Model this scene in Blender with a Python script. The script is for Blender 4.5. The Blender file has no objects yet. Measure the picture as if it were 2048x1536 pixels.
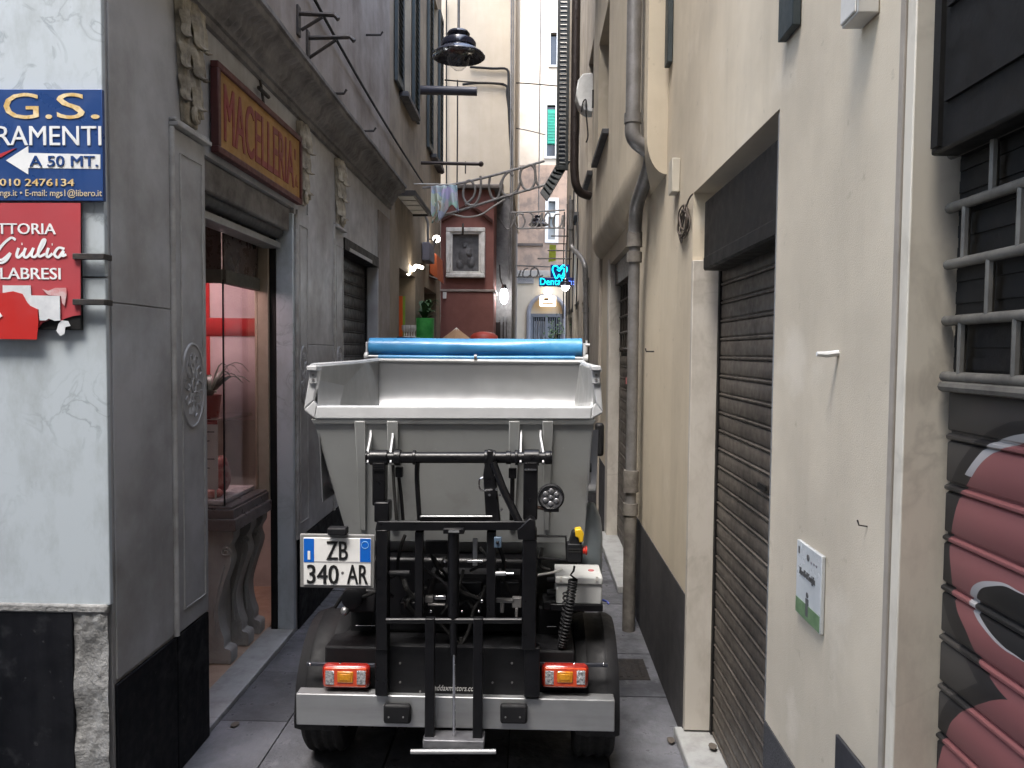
import bpy, bmesh, math, random
from mathutils import Vector, Matrix, noise as mnoise
random.seed(7)
sc = bpy.context.scene
col = sc.collection
R = math.radians
PI = math.pi

# ------------------------------------------------------------------ camera
CAM_H, FPX = 1.95, 1500.0            # eye height (m), focal length in photo pixels (2048 wide)
yaw, pitch, roll = math.atan(41/1500), math.atan(66/1500), R(0.5)
FW = Vector((-math.sin(yaw)*math.cos(pitch), math.cos(yaw)*math.cos(pitch), -math.sin(pitch)))
RT0 = Vector((math.cos(yaw), math.sin(yaw), 0)); UP0 = RT0.cross(FW)
RT = RT0*math.cos(roll)+UP0*math.sin(roll); UP = -RT0*math.sin(roll)+UP0*math.cos(roll)
CP = Vector((0, 0, CAM_H))
cd = bpy.data.cameras.new('camera'); cam = bpy.data.objects.new('camera', cd); col.objects.link(cam)
cd.sensor_width = 36; cd.lens = FPX/2048*36; cd.clip_start = .05; cd.clip_end = 400
m = Matrix((RT, UP, -FW)).transposed().to_4x4(); m.translation = CP; cam.matrix_world = m
sc.camera = cam

# ------------------------------------------------------------------ sky, sun, exposure
w = bpy.data.worlds.new('World'); sc.world = w; w.use_nodes = True
nt = w.node_tree; bg = nt.nodes['Background']
sky = nt.nodes.new('ShaderNodeTexSky'); sky.sky_type = 'NISHITA'; sky.sun_disc = False
SUN_EL, SUN_AZ = R(64), R(204)       # veiled sun high up, behind the viewer and to the left
sky.sun_elevation = SUN_EL; sky.sun_rotation = SUN_AZ; sky.dust_density = 2; sky.air_density = 1.0
hs = nt.nodes.new('ShaderNodeHueSaturation'); hs.inputs['Saturation'].default_value = .80   # veiled, milky sky
nt.links.new(sky.outputs[0], hs.inputs['Color']); nt.links.new(hs.outputs[0], bg.inputs[0])
bg.inputs[1].default_value = .15
sd = bpy.data.lights.new('sun', 'SUN'); sd.energy = .8; sd.angle = R(24); sd.color = (1, .95, .88)
sun = bpy.data.objects.new('sun', sd); col.objects.link(sun)
sdir = Vector((math.sin(SUN_AZ)*math.cos(SUN_EL), math.cos(SUN_AZ)*math.cos(SUN_EL), math.sin(SUN_EL)))
sun.rotation_euler = (-sdir).to_track_quat('-Z', 'Y').to_euler()
sc.view_settings.view_transform = 'Standard'; sc.view_settings.look = 'None'
sc.view_settings.exposure = 2.9; sc.view_settings.gamma = 1
sc.cycles.use_denoising = True
sc.cycles.max_bounces = 10; sc.cycles.diffuse_bounces = 6; sc.cycles.transparent_max_bounces = 16
sc.cycles.caustics_reflective = False; sc.cycles.caustics_refractive = False
sc.cycles.sample_clamp_indirect = 6

# ------------------------------------------------------------------ pixel of the photo -> point of the place
def ray(x, y): return FW+RT*((x-1024)/FPX)+UP*((768-y)/FPX)
def P(x, y, Y): d = ray(x, y); return CP+d*(Y/d.y)
def PX(x, y, X): d = ray(x, y); return CP+d*(X/d.x)
def PZ(x, y, Z): d = ray(x, y); return CP+d*((Z-CAM_H)/d.z)

# ------------------------------------------------------------------ materials
MATS = {}
def mat(name, c, rough=.6, metal=0, c2=None, var=.25, scale=3., bump=.0, bscale=60., streak=0., sc2=(.05, .045, .04), spec=.5, coat=0, emit=0, lo=.38, hi=.66, stretch=None, rvar=.12, patch=None):
    if name in MATS: return MATS[name]
    m = bpy.data.materials.new(name); m.use_nodes = True; t = m.node_tree; N = t.nodes; L = t.links
    b = N['Principled BSDF']; g = N.new('ShaderNodeNewGeometry')
    def noise(s, d=6, src=None, rg=.6):
        n = N.new('ShaderNodeTexNoise'); n.inputs['Scale'].default_value = s; n.inputs['Detail'].default_value = d; n.inputs['Roughness'].default_value = rg
        L.new(src or g.outputs['Position'], n.inputs['Vector']); return n.outputs['Fac']
    def ramp(f, a, bb):
        r = N.new('ShaderNodeMapRange'); r.inputs[1].default_value = a; r.inputs[2].default_value = bb; L.new(f, r.inputs[0]); return r.outputs[0]
    def mix(f, a, bb, k=1):
        x = N.new('ShaderNodeMix'); x.data_type = 'RGBA'
        if k != 1:
            mm = N.new('ShaderNodeMath'); mm.operation = 'MULTIPLY'; L.new(f, mm.inputs[0]); mm.inputs[1].default_value = k; f = mm.outputs[0]
        L.new(f, x.inputs[0])
        for s, v in ((6, a), (7, bb)):
            if isinstance(v, tuple): x.inputs[s].default_value = (*v[:3], 1)
            else: L.new(v, x.inputs[s])
        return x.outputs[2]
    if c2 is None: c2 = tuple(v*(1-var) for v in c)
    src = None
    if stretch:
        mp = N.new('ShaderNodeMapping'); mp.inputs['Scale'].default_value = stretch; L.new(g.outputs['Position'], mp.inputs[0]); src = mp.outputs[0]
    f = ramp(noise(scale, 8, src), lo, hi); cc = mix(f, c, c2)
    if streak:
        mp = N.new('ShaderNodeMapping'); mp.inputs['Scale'].default_value = (7, 7, .7); L.new(g.outputs['Position'], mp.inputs[0])
        cc = mix(ramp(noise(1.0, 6, mp.outputs[0]), .5, .78), cc, sc2, streak)
    if patch:      # blotches of old repairs, damp and rubbed-off paint
        for s_, c_, k_, a_, b_ in patch: cc = mix(ramp(noise(s_, 7, None, .55), a_, b_), cc, c_, k_)
    L.new(cc, b.inputs['Base Color'])
    b.inputs['Metallic'].default_value = metal; b.inputs['Specular IOR Level'].default_value = spec; b.inputs['Coat Weight'].default_value = coat
    rr = N.new('ShaderNodeMapRange'); L.new(noise(scale*4, 4), rr.inputs[0]); rr.inputs[1].default_value = .3; rr.inputs[2].default_value = .7
    rr.inputs[3].default_value = max(.03, rough-rvar); rr.inputs[4].default_value = min(1, rough+rvar); L.new(rr.outputs[0], b.inputs['Roughness'])
    if bump:
        bp = N.new('ShaderNodeBump'); bp.inputs['Strength'].default_value = bump; bp.inputs['Distance'].default_value = .01
        L.new(noise(bscale, 5), bp.inputs['Height']); L.new(bp.outputs[0], b.inputs['Normal'])
    if emit:
        b.inputs['Emission Color'].default_value = (*c, 1); b.inputs['Emission Strength'].default_value = emit
    MATS[name] = m; return m
def marble(name, c, vein, vs=3.0, dirt=(.3, .28, .24), dk=.35, rough=.35, width=.035):
    m = bpy.data.materials.new(name); m.use_nodes = True; t = m.node_tree; N = t.nodes; L = t.links; b = N['Principled BSDF']
    g = N.new('ShaderNodeNewGeometry')
    n = N.new('ShaderNodeTexNoise'); n.inputs['Scale'].default_value = vs; n.inputs['Detail'].default_value = 7; n.inputs['Distortion'].default_value = 1.2; L.new(g.outputs['Position'], n.inputs['Vector'])
    s = N.new('ShaderNodeMath'); s.operation = 'SUBTRACT'; L.new(n.outputs['Fac'], s.inputs[0]); s.inputs[1].default_value = .52
    a = N.new('ShaderNodeMath'); a.operation = 'ABSOLUTE'; L.new(s.outputs[0], a.inputs[0])
    r = N.new('ShaderNodeMapRange'); L.new(a.outputs[0], r.inputs[0]); r.inputs[1].default_value = 0; r.inputs[2].default_value = width; r.inputs[3].default_value = 1; r.inputs[4].default_value = 0
    n2 = N.new('ShaderNodeTexNoise'); n2.inputs['Scale'].default_value = 1.7; n2.inputs['Detail'].default_value = 5; L.new(g.outputs['Position'], n2.inputs['Vector'])
    r2 = N.new('ShaderNodeMapRange'); L.new(n2.outputs['Fac'], r2.inputs[0]); r2.inputs[1].default_value = .46; r2.inputs[2].default_value = .75
    mu = N.new('ShaderNodeMath'); mu.operation = 'MULTIPLY'; L.new(r.outputs[0], mu.inputs[0]); L.new(r2.outputs[0], mu.inputs[1])
    x = N.new('ShaderNodeMix'); x.data_type = 'RGBA'; L.new(mu.outputs[0], x.inputs[0]); x.inputs[6].default_value = (*c, 1); x.inputs[7].default_value = (*vein, 1)
    n3 = N.new('ShaderNodeTexNoise'); n3.inputs['Scale'].default_value = 7; n3.inputs['Detail'].default_value = 9; n3.inputs['Roughness'].default_value = .7
    mp = N.new('ShaderNodeMapping'); mp.inputs['Scale'].default_value = (1, 1, .45); L.new(g.outputs['Position'], mp.inputs[0]); L.new(mp.outputs[0], n3.inputs['Vector'])
    r3 = N.new('ShaderNodeMapRange'); L.new(n3.outputs['Fac'], r3.inputs[0]); r3.inputs[1].default_value = .46; r3.inputs[2].default_value = .74; r3.inputs[4].default_value = dk
    y = N.new('ShaderNodeMix'); y.data_type = 'RGBA'; L.new(r3.outputs[0], y.inputs[0]); L.new(x.outputs[2], y.inputs[6]); y.inputs[7].default_value = (*dirt, 1)
    L.new(y.outputs[2], b.inputs['Base Color']); b.inputs['Roughness'].default_value = rough
    bp = N.new('ShaderNodeBump'); bp.inputs['Strength'].default_value = .12; bp.inputs['Distance'].default_value = .004; L.new(n3.outputs['Fac'], bp.inputs['Height']); L.new(bp.outputs[0], b.inputs['Normal'])
    MATS[name] = m; return m
def glass(name, tint=(.92, .95, .95), fac=.10, rough=.02):
    m = bpy.data.materials.new(name); m.use_nodes = True; t = m.node_tree; N = t.nodes; L = t.links
    N.remove(N['Principled BSDF']); o = N['Material Output']
    tr = N.new('ShaderNodeBsdfTransparent'); tr.inputs[0].default_value = (*tint, 1)
    gl = N.new('ShaderNodeBsdfGlossy'); gl.inputs['Roughness'].default_value = rough
    lw = N.new('ShaderNodeLayerWeight'); pw_ = N.new('ShaderNodeMath'); pw_.operation = 'POWER'; pw_.inputs[1].default_value = 4; L.new(lw.outputs['Facing'], pw_.inputs[0])
    ad = N.new('ShaderNodeMath'); ad.operation = 'MULTIPLY_ADD'; ad.inputs[1].default_value = .8; ad.inputs[2].default_value = fac; L.new(pw_.outputs[0], ad.inputs[0])
    mx = N.new('ShaderNodeMixShader'); L.new(ad.outputs[0], mx.inputs[0]); L.new(tr.outputs[0], mx.inputs[1]); L.new(gl.outputs[0], mx.inputs[2]); L.new(mx.outputs[0], o.inputs[0])
    MATS[name] = m; return m
def emis(name, c, s):
    m = bpy.data.materials.new(name); m.use_nodes = True; b = m.node_tree.nodes['Principled BSDF']
    b.inputs['Base Color'].default_value = (*c, 1); b.inputs['Emission Color'].default_value = (*c, 1); b.inputs['Emission Strength'].default_value = s
    MATS[name] = m; return m

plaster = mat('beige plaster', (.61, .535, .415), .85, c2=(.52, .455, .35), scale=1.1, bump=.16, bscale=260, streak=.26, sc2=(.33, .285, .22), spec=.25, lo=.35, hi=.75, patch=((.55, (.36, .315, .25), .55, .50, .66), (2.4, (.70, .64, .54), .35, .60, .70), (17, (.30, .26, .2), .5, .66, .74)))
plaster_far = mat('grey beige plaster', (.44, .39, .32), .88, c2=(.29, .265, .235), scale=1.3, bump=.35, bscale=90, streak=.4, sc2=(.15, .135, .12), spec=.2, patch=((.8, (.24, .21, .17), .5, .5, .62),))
dado = mat('charcoal dado paint', (.062, .06, .062), .8, c2=(.045, .044, .046), scale=2.5, bump=.35, bscale=130, spec=.25, streak=.15, sc2=(.13, .12, .11))
greystone = mat('grey stone', (.40, .405, .415), .42, c2=(.26, .258, .255), scale=2.2, bump=.06, bscale=30, streak=.4, sc2=(.17, .155, .13), spec=.4, patch=((.9, (.20, .185, .16), .6, .5, .66), (30, (.42, .42, .42), .4, .66, .72)))
greylight = mat('pale grey stone', (.42, .42, .41), .5, c2=(.26, .25, .235), scale=9, bump=.1, bscale=60, streak=.3, sc2=(.16, .15, .13))
carved = mat('weathered carved stone', (.40, .36, .28), .8, c2=(.16, .14, .11), scale=11, bump=.4, bscale=70, streak=.3, sc2=(.07, .06, .05))
darkstone = mat('dark stone', (.19, .18, .175), .8, c2=(.09, .085, .082), scale=6, bump=.35, bscale=50, streak=.3, sc2=(.13, .12, .105))
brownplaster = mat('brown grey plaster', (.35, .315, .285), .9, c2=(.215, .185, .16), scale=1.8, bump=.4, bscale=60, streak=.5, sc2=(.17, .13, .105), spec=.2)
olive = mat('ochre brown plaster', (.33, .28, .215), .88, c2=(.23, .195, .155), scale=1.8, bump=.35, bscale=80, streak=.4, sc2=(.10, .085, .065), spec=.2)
blackstone = mat('black polished plinth', (.003, .0035, .005), .6, c2=(.008, .0085, .011), scale=5, bump=.12, bscale=35, streak=.25, sc2=(.035, .036, .039), spec=.12, patch=((6, (.03, .031, .034), .6, .58, .66), (28, (.07, .07, .072), .5, .66, .72)))
mortar = mat('rough grey mortar', (.27, .27, .26), .9, c2=(.14, .14, .135), scale=12, bump=.9, bscale=45, streak=.2, sc2=(.07, .07, .065))
white_marble = marble('white veined marble', (.44, .49, .52), (.15, .175, .195), 5.5, (.29, .315, .32), .75, .45, .035)
old_marble = marble('yellowed marble', (.52, .485, .43), (.33, .30, .255), 3.5, (.28, .245, .20), .62, .55, .05)
grey_marble = marble('grey carved marble', (.36, .35, .33), (.20, .19, .18), 5, (.17, .155, .135), .6, .5, .06)
step_marble = marble('worn step marble', (.34, .345, .34), (.2, .2, .2), 3, (.16, .155, .145), .8, .5)
paving = mat('grey paving stone', (.145, .148, .163), .42, c2=(.072, .074, .082), scale=2.6, bump=.45, bscale=22, spec=.45, lo=.36, hi=.62, rvar=.2, patch=((1.3, (.045, .046, .052), .75, .54, .62), (9, (.26, .26, .27), .35, .62, .7)))
def tint_by_object(m, k):
    t = m.node_tree; b = t.nodes['Principled BSDF']; l = b.inputs['Base Color'].links[0]; src = l.from_socket
    oi = t.nodes.new('ShaderNodeObjectInfo'); r = t.nodes.new('ShaderNodeMapRange'); t.links.new(oi.outputs['Random'], r.inputs[0]); r.inputs[3].default_value = 1-k; r.inputs[4].default_value = 1+k
    v = t.nodes.new('ShaderNodeVectorMath'); v.operation = 'SCALE'; t.links.new(src, v.inputs[0]); t.links.new(r.outputs[0], v.inputs['Scale']); t.links.new(v.outputs[0], b.inputs['Base Color'])
tint_by_object(paving, .22)
jointmat = mat('dark paving joint', (.055, .053, .052), .8, bump=.5, bscale=60)
slat_brown = mat('brown painted shutter', (.075, .064, .053), .5, c2=(.05, .042, .035), scale=6, bump=.08, bscale=40, streak=.35, sc2=(.125, .105, .085), spec=.45, patch=((3, (.035, .03, .026), .5, .5, .65), (14, (.15, .125, .10), .4, .64, .7)))
slat_grey = mat('dark grey shutter', (.04, .04, .042), .55, c2=(.025, .025, .026), scale=5, bump=.1, bscale=50)
blackbox = mat('black painted sheet', (.006, .0058, .0056), .6, c2=(.010, .0095, .009), scale=4, bump=.08, bscale=50, streak=.12, sc2=(.03, .03, .03), spec=.3)
iron = mat('dark iron', (.028, .027, .027), .55, metal=.3, c2=(.05, .04, .033), scale=14, bump=.2, bscale=60)
tint_by_object(slat_brown, .12)
green_shutter = mat('dark blue green shutter paint', (.014, .024, .028), .55, c2=(.03, .042, .046), scale=4, bump=.08, bscale=50)
zinc = mat('grey zinc pipe', (.24, .235, .235), .45, metal=.45, c2=(.16, .155, .15), scale=8, bump=.06, bscale=40, streak=.3, sc2=(.10, .09, .085))
dirty_pipe = mat('chalky old pipe', (.20, .185, .165), .7, c2=(.10, .09, .08), scale=9, bump=.3, bscale=45, streak=.3, sc2=(.35, .33, .3))
brown_pipe = mat('brown metal pipe', (.030, .022, .020), .38, metal=.35, c2=(.045, .034, .03), scale=6)
redwall = mat('oxblood plaster', (.20, .088, .074), .85, c2=(.155, .068, .058), scale=2.2, bump=.3, bscale=80, streak=.25, sc2=(.075, .032, .026), spec=.2)
creamwall = mat('cream plaster', (.50, .435, .345), .88, c2=(.43, .37, .29), scale=1.2, bump=.25, bscale=70, streak=.25, sc2=(.36, .28, .19), spec=.2)
whitewall = mat('pale sunlit plaster', (.62, .55, .455), .88, c2=(.50, .42, .33), scale=1.4, bump=.25, bscale=60, streak=.2, sc2=(.45, .37, .28), spec=.2)  # glare of the open-sky upper facade is put into this pale colour
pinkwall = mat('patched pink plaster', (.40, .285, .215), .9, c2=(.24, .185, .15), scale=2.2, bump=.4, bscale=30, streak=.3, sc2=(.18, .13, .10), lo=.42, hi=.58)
whitepaint = mat('white paint', (.74, .74, .72), .5, c2=(.6, .6, .58), scale=10, bump=.05)
offwhite = mat('off white plastic', (.62, .61, .57), .5, c2=(.5, .49, .46), scale=6)
black_steel = mat('black painted steel', (.0035, .0035, .0045), .36, c2=(.006, .006, .007), scale=9, bump=.04, bscale=80, spec=.35, rvar=.1)
black_plastic = mat('black plastic', (.0055, .0058, .007), .62, c2=(.009, .009, .0105), scale=7, bump=.1, bscale=220, spec=.32)
rubber = mat('tyre rubber', (.006, .006, .006), .85, c2=(.012, .0115, .011), scale=9, bump=.25, bscale=90)
hopper_paint = mat('light grey hopper paint', (.345, .355, .35), .42, c2=(.295, .305, .30), scale=2, bump=.02, bscale=30, spec=.5, streak=.2, sc2=(.22, .215, .2), patch=((6, (.24, .235, .22), .4, .58, .68), (45, (.45, .45, .45), .5, .68, .74)))
rim_white = mat('white rim paint', (.52, .53, .54), .4, c2=(.43, .44, .45), scale=5, bump=.02)
liner = mat('brushed bright metal', (.42, .428, .435), .33, metal=.88, c2=(.38, .387, .395), scale=3.5, bump=.015, bscale=25, stretch=(1, 1, .25), rvar=.03)
alu = mat('satin aluminium', (.40, .41, .415), .45, metal=.75, c2=(.33, .335, .34), scale=5, bump=.02, stretch=(.3, 1, 3))
chrome = mat('bright steel', (.7, .7, .71), .2, metal=1, c2=(.5, .5, .51), scale=12)
tarp = mat('blue tarpaulin', (.040, .225, .46), .38, c2=(.055, .27, .52), scale=5, bump=.22, bscale=13, spec=.5, coat=.1, patch=((4, (.03, .17, .36), .6, .5, .62), (20, (.10, .30, .5), .4, .62, .7)))
shop_glass = glass('shop glass', (.93, .93, .92), .05, .03)
win_glass = mat('dark window glass', (.02, .022, .025), .1, c2=(.035, .037, .04), scale=3, spec=.6)

# ------------------------------------------------------------------ mesh helpers
class MB:
    def __init__(s): s.v = []; s.f = []
    def add(s, vs, fs):
        o = len(s.v); s.v += [tuple(v) for v in vs]; s.f += [tuple(i+o for i in f) for f in fs]; return s
    def hexa(s, p):   # bottom 4 (ccw) then top 4
        return s.add(p, [(0, 3, 2, 1), (4, 5, 6, 7), (0, 1, 5, 4), (1, 2, 6, 5), (2, 3, 7, 6), (3, 0, 4, 7)])
    def box(s, x0, x1, y0, y1, z0, z1):
        return s.hexa([(x0, y0, z0), (x1, y0, z0), (x1, y1, z0), (x0, y1, z0), (x0, y0, z1), (x1, y0, z1), (x1, y1, z1), (x0, y1, z1)])
    def prism(s, pts, vec):
        n = len(pts); a = [Vector(p) for p in pts]; b = [p+Vector(vec) for p in a]
        return s.add(a+b, [tuple(range(n))[::-1], tuple(range(n, 2*n))]+[(i, (i+1) % n, n+(i+1) % n, n+i) for i in range(n)])
    def cyl(s, p0, p1, r0, r1=None, n=14, caps=True):
        p0, p1 = Vector(p0), Vector(p1); r1 = r0 if r1 is None else r1; d = (p1-p0).normalized(); u = d.orthogonal().normalized(); v = d.cross(u)
        vs = [p+(u*math.cos(2*PI*i/n)+v*math.sin(2*PI*i/n))*r for p, r in ((p0, r0), (p1, r1)) for i in range(n)]
        fs = [(i, (i+1) % n, n+(i+1) % n, n+i) for i in range(n)]
        if caps: fs += [tuple(range(n))[::-1], tuple(range(n, 2*n))]
        return s.add(vs, fs)
    def tube(s, path, r, n=8, closed=False):
        path = [Vector(p) for p in path]; k = len(path); vs = []; fs = []; u = None
        rr = r if isinstance(r, (list, tuple)) else [r]*k
        for i, p in enumerate(path):
            a = path[i-1] if (i > 0 or closed) else p; b = path[(i+1) % k] if (i < k-1 or closed) else p
            d = (b-a).normalized() if (b-a).length > 1e-9 else Vector((0, 0, 1))
            u = d.orthogonal().normalized() if u is None else (u-d*u.dot(d)).normalized()
            v = d.cross(u); vs += [p+(u*math.cos(2*PI*j/n)+v*math.sin(2*PI*j/n))*rr[i] for j in range(n)]
        for i in range(k if closed else k-1):
            i2 = (i+1) % k; fs += [(i*n+j, i*n+(j+1) % n, i2*n+(j+1) % n, i2*n+j) for j in range(n)]
        if not closed: fs += [tuple(range(n))[::-1], tuple(range((k-1)*n, k*n))]
        return s.add(vs, fs)
    def lathe(s, prof, c, axis=(0, 0, 1), n=28):
        c = Vector(c); d = Vector(axis).normalized(); u = d.orthogonal().normalized(); v = d.cross(u); vs = []; k = len(prof)
        for r, h in prof: vs += [c+d*h+(u*math.cos(2*PI*j/n)+v*math.sin(2*PI*j/n))*r for j in range(n)]
        fs = [(i*n+j, i*n+(j+1) % n, (i+1)*n+(j+1) % n, (i+1)*n+j) for i in range(k-1) for j in range(n)]
        return s.add(vs, fs)
    def sph(s, c, r, n=12, k=8):
        r = (r, r, r) if not isinstance(r, (list, tuple)) else r; c = Vector(c)
        vs = [c+Vector((0, 0, -r[2]))]; fs = []
        for i in range(1, k):
            a = -PI/2+PI*i/k
            vs += [c+Vector((math.cos(a)*math.cos(2*PI*j/n)*r[0], math.cos(a)*math.sin(2*PI*j/n)*r[1], math.sin(a)*r[2])) for j in range(n)]
        vs.append(c+Vector((0, 0, r[2]))); t = len(vs)-1
        fs += [(0, 1+(j+1) % n, 1+j) for j in range(n)]
        for i in range(k-2): fs += [(1+i*n+j, 1+i*n+(j+1) % n, 1+(i+1)*n+(j+1) % n, 1+(i+1)*n+j) for j in range(n)]
        b = 1+(k-2)*n; fs += [(b+j, b+(j+1) % n, t) for j in range(n)]
        return s.add(vs, fs)
    def grid(s, fn, nu, nv):   # fn(u,v)->point, open sheet
        vs = [fn(i/nu, j/nv) for i in range(nu+1) for j in range(nv+1)]
        return s.add(vs, [(i*(nv+1)+j, (i+1)*(nv+1)+j, (i+1)*(nv+1)+j+1, i*(nv+1)+j+1) for i in range(nu) for j in range(nv)])
    def build(s, name, material, parent=None, bevel=0, smooth=True, solid=0, recalc=True, kind=None, label=None, ang=40):
        me = bpy.data.meshes.new(name); me.from_pydata(s.v, [], s.f)
        if recalc:
            bm = bmesh.new(); bm.from_mesh(me); bmesh.ops.recalc_face_normals(bm, faces=bm.faces); bm.to_mesh(me); bm.free()
        o = bpy.data.objects.new(name, me); col.objects.link(o); me.materials.append(material)
        if smooth:
            me.polygons.foreach_set('use_smooth', [True]*len(me.polygons)); me.set_sharp_from_angle(angle=R(ang))
        if solid: q = o.modifiers.new('solid', 'SOLIDIFY'); q.thickness = solid; q.offset = 0
        if bevel: q = o.modifiers.new('bevel', 'BEVEL'); q.width = bevel; q.segments = 2; q.limit_method = 'ANGLE'; q.angle_limit = R(35)
        if parent: adopt(o, parent)
        if kind: o['kind'] = kind
        if label: o['label'] = label
        return o
def wloc(o):
    v = Vector((0, 0, 0))
    while o: v += o.location if not o.get('_inv') else Vector((0, 0, 0)); o = o.parent
    return v
def adopt(o, parent):
    o.parent = parent; p = Vector((0, 0, 0)); q = parent
    while q:
        p += q.location
        if q.parent: p += q.matrix_parent_inverse.translation
        q = q.parent
    o.matrix_parent_inverse = Matrix.Translation(-p)
def thing(name, loc, label, cat, group=None):
    o = bpy.data.objects.new(name, None); col.objects.link(o); o.location = loc; o.empty_display_size = .1
    o['label'] = label; o['category'] = cat
    if group: o['group'] = group
    return o
def tag(o, label, cat, group=None):
    o['label'] = label; o['category'] = cat
    if group: o['group'] = group
    return o
def struct(o): o['kind'] = 'structure'; return o
def inst(name, me, loc, parent=None, mtl=None):
    o = bpy.data.objects.new(name, me); col.objects.link(o); o.location = loc
    if parent: adopt(o, parent)
    return o
def smooth_path(pts, n=6, closed=False):
    pts = [Vector(p) for p in pts]; k = len(pts); out = []
    for i in range(k if closed else k-1):
        if closed: a, b, c, d = pts[i-1], pts[i], pts[(i+1) % k], pts[(i+2) % k]
        else: a, b, c, d = pts[max(i-1, 0)], pts[i], pts[i+1], pts[min(i+2, k-1)]
        for j in range(n):
            t = j/n; out.append(.5*((2*b)+(c-a)*t+(2*a-5*b+4*c-d)*t*t+(3*b-a-3*c+d)*t**3))
    if not closed: out.append(pts[-1])
    return out
XV, YV, ZV = Vector((1, 0, 0)), Vector((0, 1, 0)), Vector((0, 0, 1))
def text(s, ll, right, up, w, h, material, parent=None, name='lettering', depth=.0006, bold=0., shear=0., spacing=1., lift=.0014):
    c = bpy.data.curves.new('t', 'FONT'); c.body = s; c.size = 1; c.extrude = .02; c.shear = shear; c.space_character = spacing; c.resolution_u = 3
    o = bpy.data.objects.new('t', c); col.objects.link(o); bpy.context.view_layer.update()
    me = bpy.data.meshes.new_from_object(o.evaluated_get(bpy.context.evaluated_depsgraph_get()))
    bpy.data.objects.remove(o); bpy.data.curves.remove(c); me.name = name
    V = [v.co.copy() for v in me.vertices]; F = [tuple(p.vertices) for p in me.polygons]; bpy.data.meshes.remove(me)
    xs = [v.x for v in V]; ys = [v.y for v in V]; x0, x1, y0, y1 = min(xs), max(xs), min(ys), max(ys)
    right = Vector(right).normalized(); up = Vector(up).normalized(); nn = right.cross(up); ll = Vector(ll); sx, sy = w/(x1-x0+2*bold), h/(y1-y0)
    vs, fs = [], []
    for i, k in enumerate((0, -1, 1, -.5, .5) if bold else (0,)):      # a heavier face: the letters struck several times, each a hair higher
        n0 = len(vs); fs += [tuple(j+n0 for j in f) for f in F]
        vs += [ll+right*((v.x-x0+bold+k*bold)*sx)+up*((v.y-y0)*sy)+nn*(lift+i*.0002+(depth if v.z > 0 else -lift*.9)) for v in V]
    me = bpy.data.meshes.new(name); me.from_pydata(vs, [], fs)
    me.materials.clear(); me.materials.append(material)
    o = bpy.data.objects.new(name, me); col.objects.link(o)
    if parent: adopt(o, parent)
    return o
def cells(mb, axis, plane0, plane1, a0, a1, z0, z1, holes):
    """a wall with rectangular openings. axis 'x': wall is thick in x and runs along y; 'y': thick in y, runs along x"""
    A = sorted({a0, a1, *[h[0] for h in holes], *[h[1] for h in holes]}); Z = sorted({z0, z1, *[h[2] for h in holes], *[h[3] for h in holes]})
    A = [a for a in A if a0 <= a <= a1]; Z = [z for z in Z if z0 <= z <= z1]
    for i in range(len(A)-1):
        run = None
        for j in range(len(Z)-1):
            am, zm = (A[i]+A[i+1])/2, (Z[j]+Z[j+1])/2
            solid = not any(h[0] < am < h[1] and h[2] < zm < h[3] for h in holes)
            if solid and run is None: run = Z[j]
            if run is not None and (not solid or j == len(Z)-2):
                e = Z[j+1] if solid else Z[j]
                if axis == 'x': mb.box(plane0, plane1, A[i], A[i+1], run, e)
                else: mb.box(A[i], A[i+1], plane0, plane1, run, e)
                run = None
    return mb
XL, XR = -1.62, .78
# ================================================================== the ground
g = MB().add([(-60, -60, -.03), (60, -60, -.03), (60, 90, -.03), (-60, 90, -.03)], [(0, 1, 2, 3)])
ground = struct(g.build('ground', jointmat, smooth=False))
pav = struct(MB().box(XL, XR, -3, 22, -.026, -.022).build('alley_pavement', jointmat, smooth=False))
cols = [XL, -1.26, -.68, -.1, .38, XR]
slabmesh = {}
for ci in range(5):
    y = 1.2+random.random()*.5
    while y < 20:
        L = random.choice([.45, .6, .6, .8, .95]); wd = cols[ci+1]-cols[ci]; key = (ci, L)
        if key not in slabmesh:
            mb = MB().box(.004, wd-.004, .004, L-.004, -.03, 0)
            o = mb.build('paving_slab', paving, bevel=.006, smooth=False); slabmesh[key] = o.data; bpy.data.objects.remove(o)
        o = inst('paving_slab', slabmesh[key], (cols[ci], y, random.uniform(-.005, .003)), pav)
        o.rotation_euler = (random.uniform(-.004, .004), random.uniform(-.004, .004), 0)
        y += L
pz = struct(MB().box(-30, XL, -25, 2.86, -.028, -.004).box(XL, XR, -25, -3, -.028, -.004).build('street', paving, smooth=False))

# ================================================================== left: the corner building with the butcher's shop
cb = thing('corner_building', (XL, 2.82, 0), 'grey stone corner building with the butcher shop front on the left', 'building')
YF, YE = 2.82, 8.45
mb = MB(); cells(mb, 'x', XL-.15, XL, YF, YE, 0, 3.6, [(3.66, 5.06, .02, 2.9), (6.36, 7.76, -.1, 2.9)])
mb.build('wall', greystone, cb, smooth=False)
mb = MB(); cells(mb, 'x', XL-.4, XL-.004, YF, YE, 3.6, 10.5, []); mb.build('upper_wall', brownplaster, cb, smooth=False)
MB().box(-12, XL-.4, YF+.004, YF+.5, 0, 10.5).build('front_wall', mortar, cb, smooth=False)
MB().box(-12, XL+.2, YF-.25, YE, 10.5, 10.7).build('roof_slab', darkstone, cb, smooth=False)
MB().box(-12, -11.6, YF+.5, YE, 0, 10.5).box(-12, XL-.4, YE-.3, YE-.002, 0, 10.5).build('rear_wall', brownplaster, cb, smooth=False)
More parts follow.
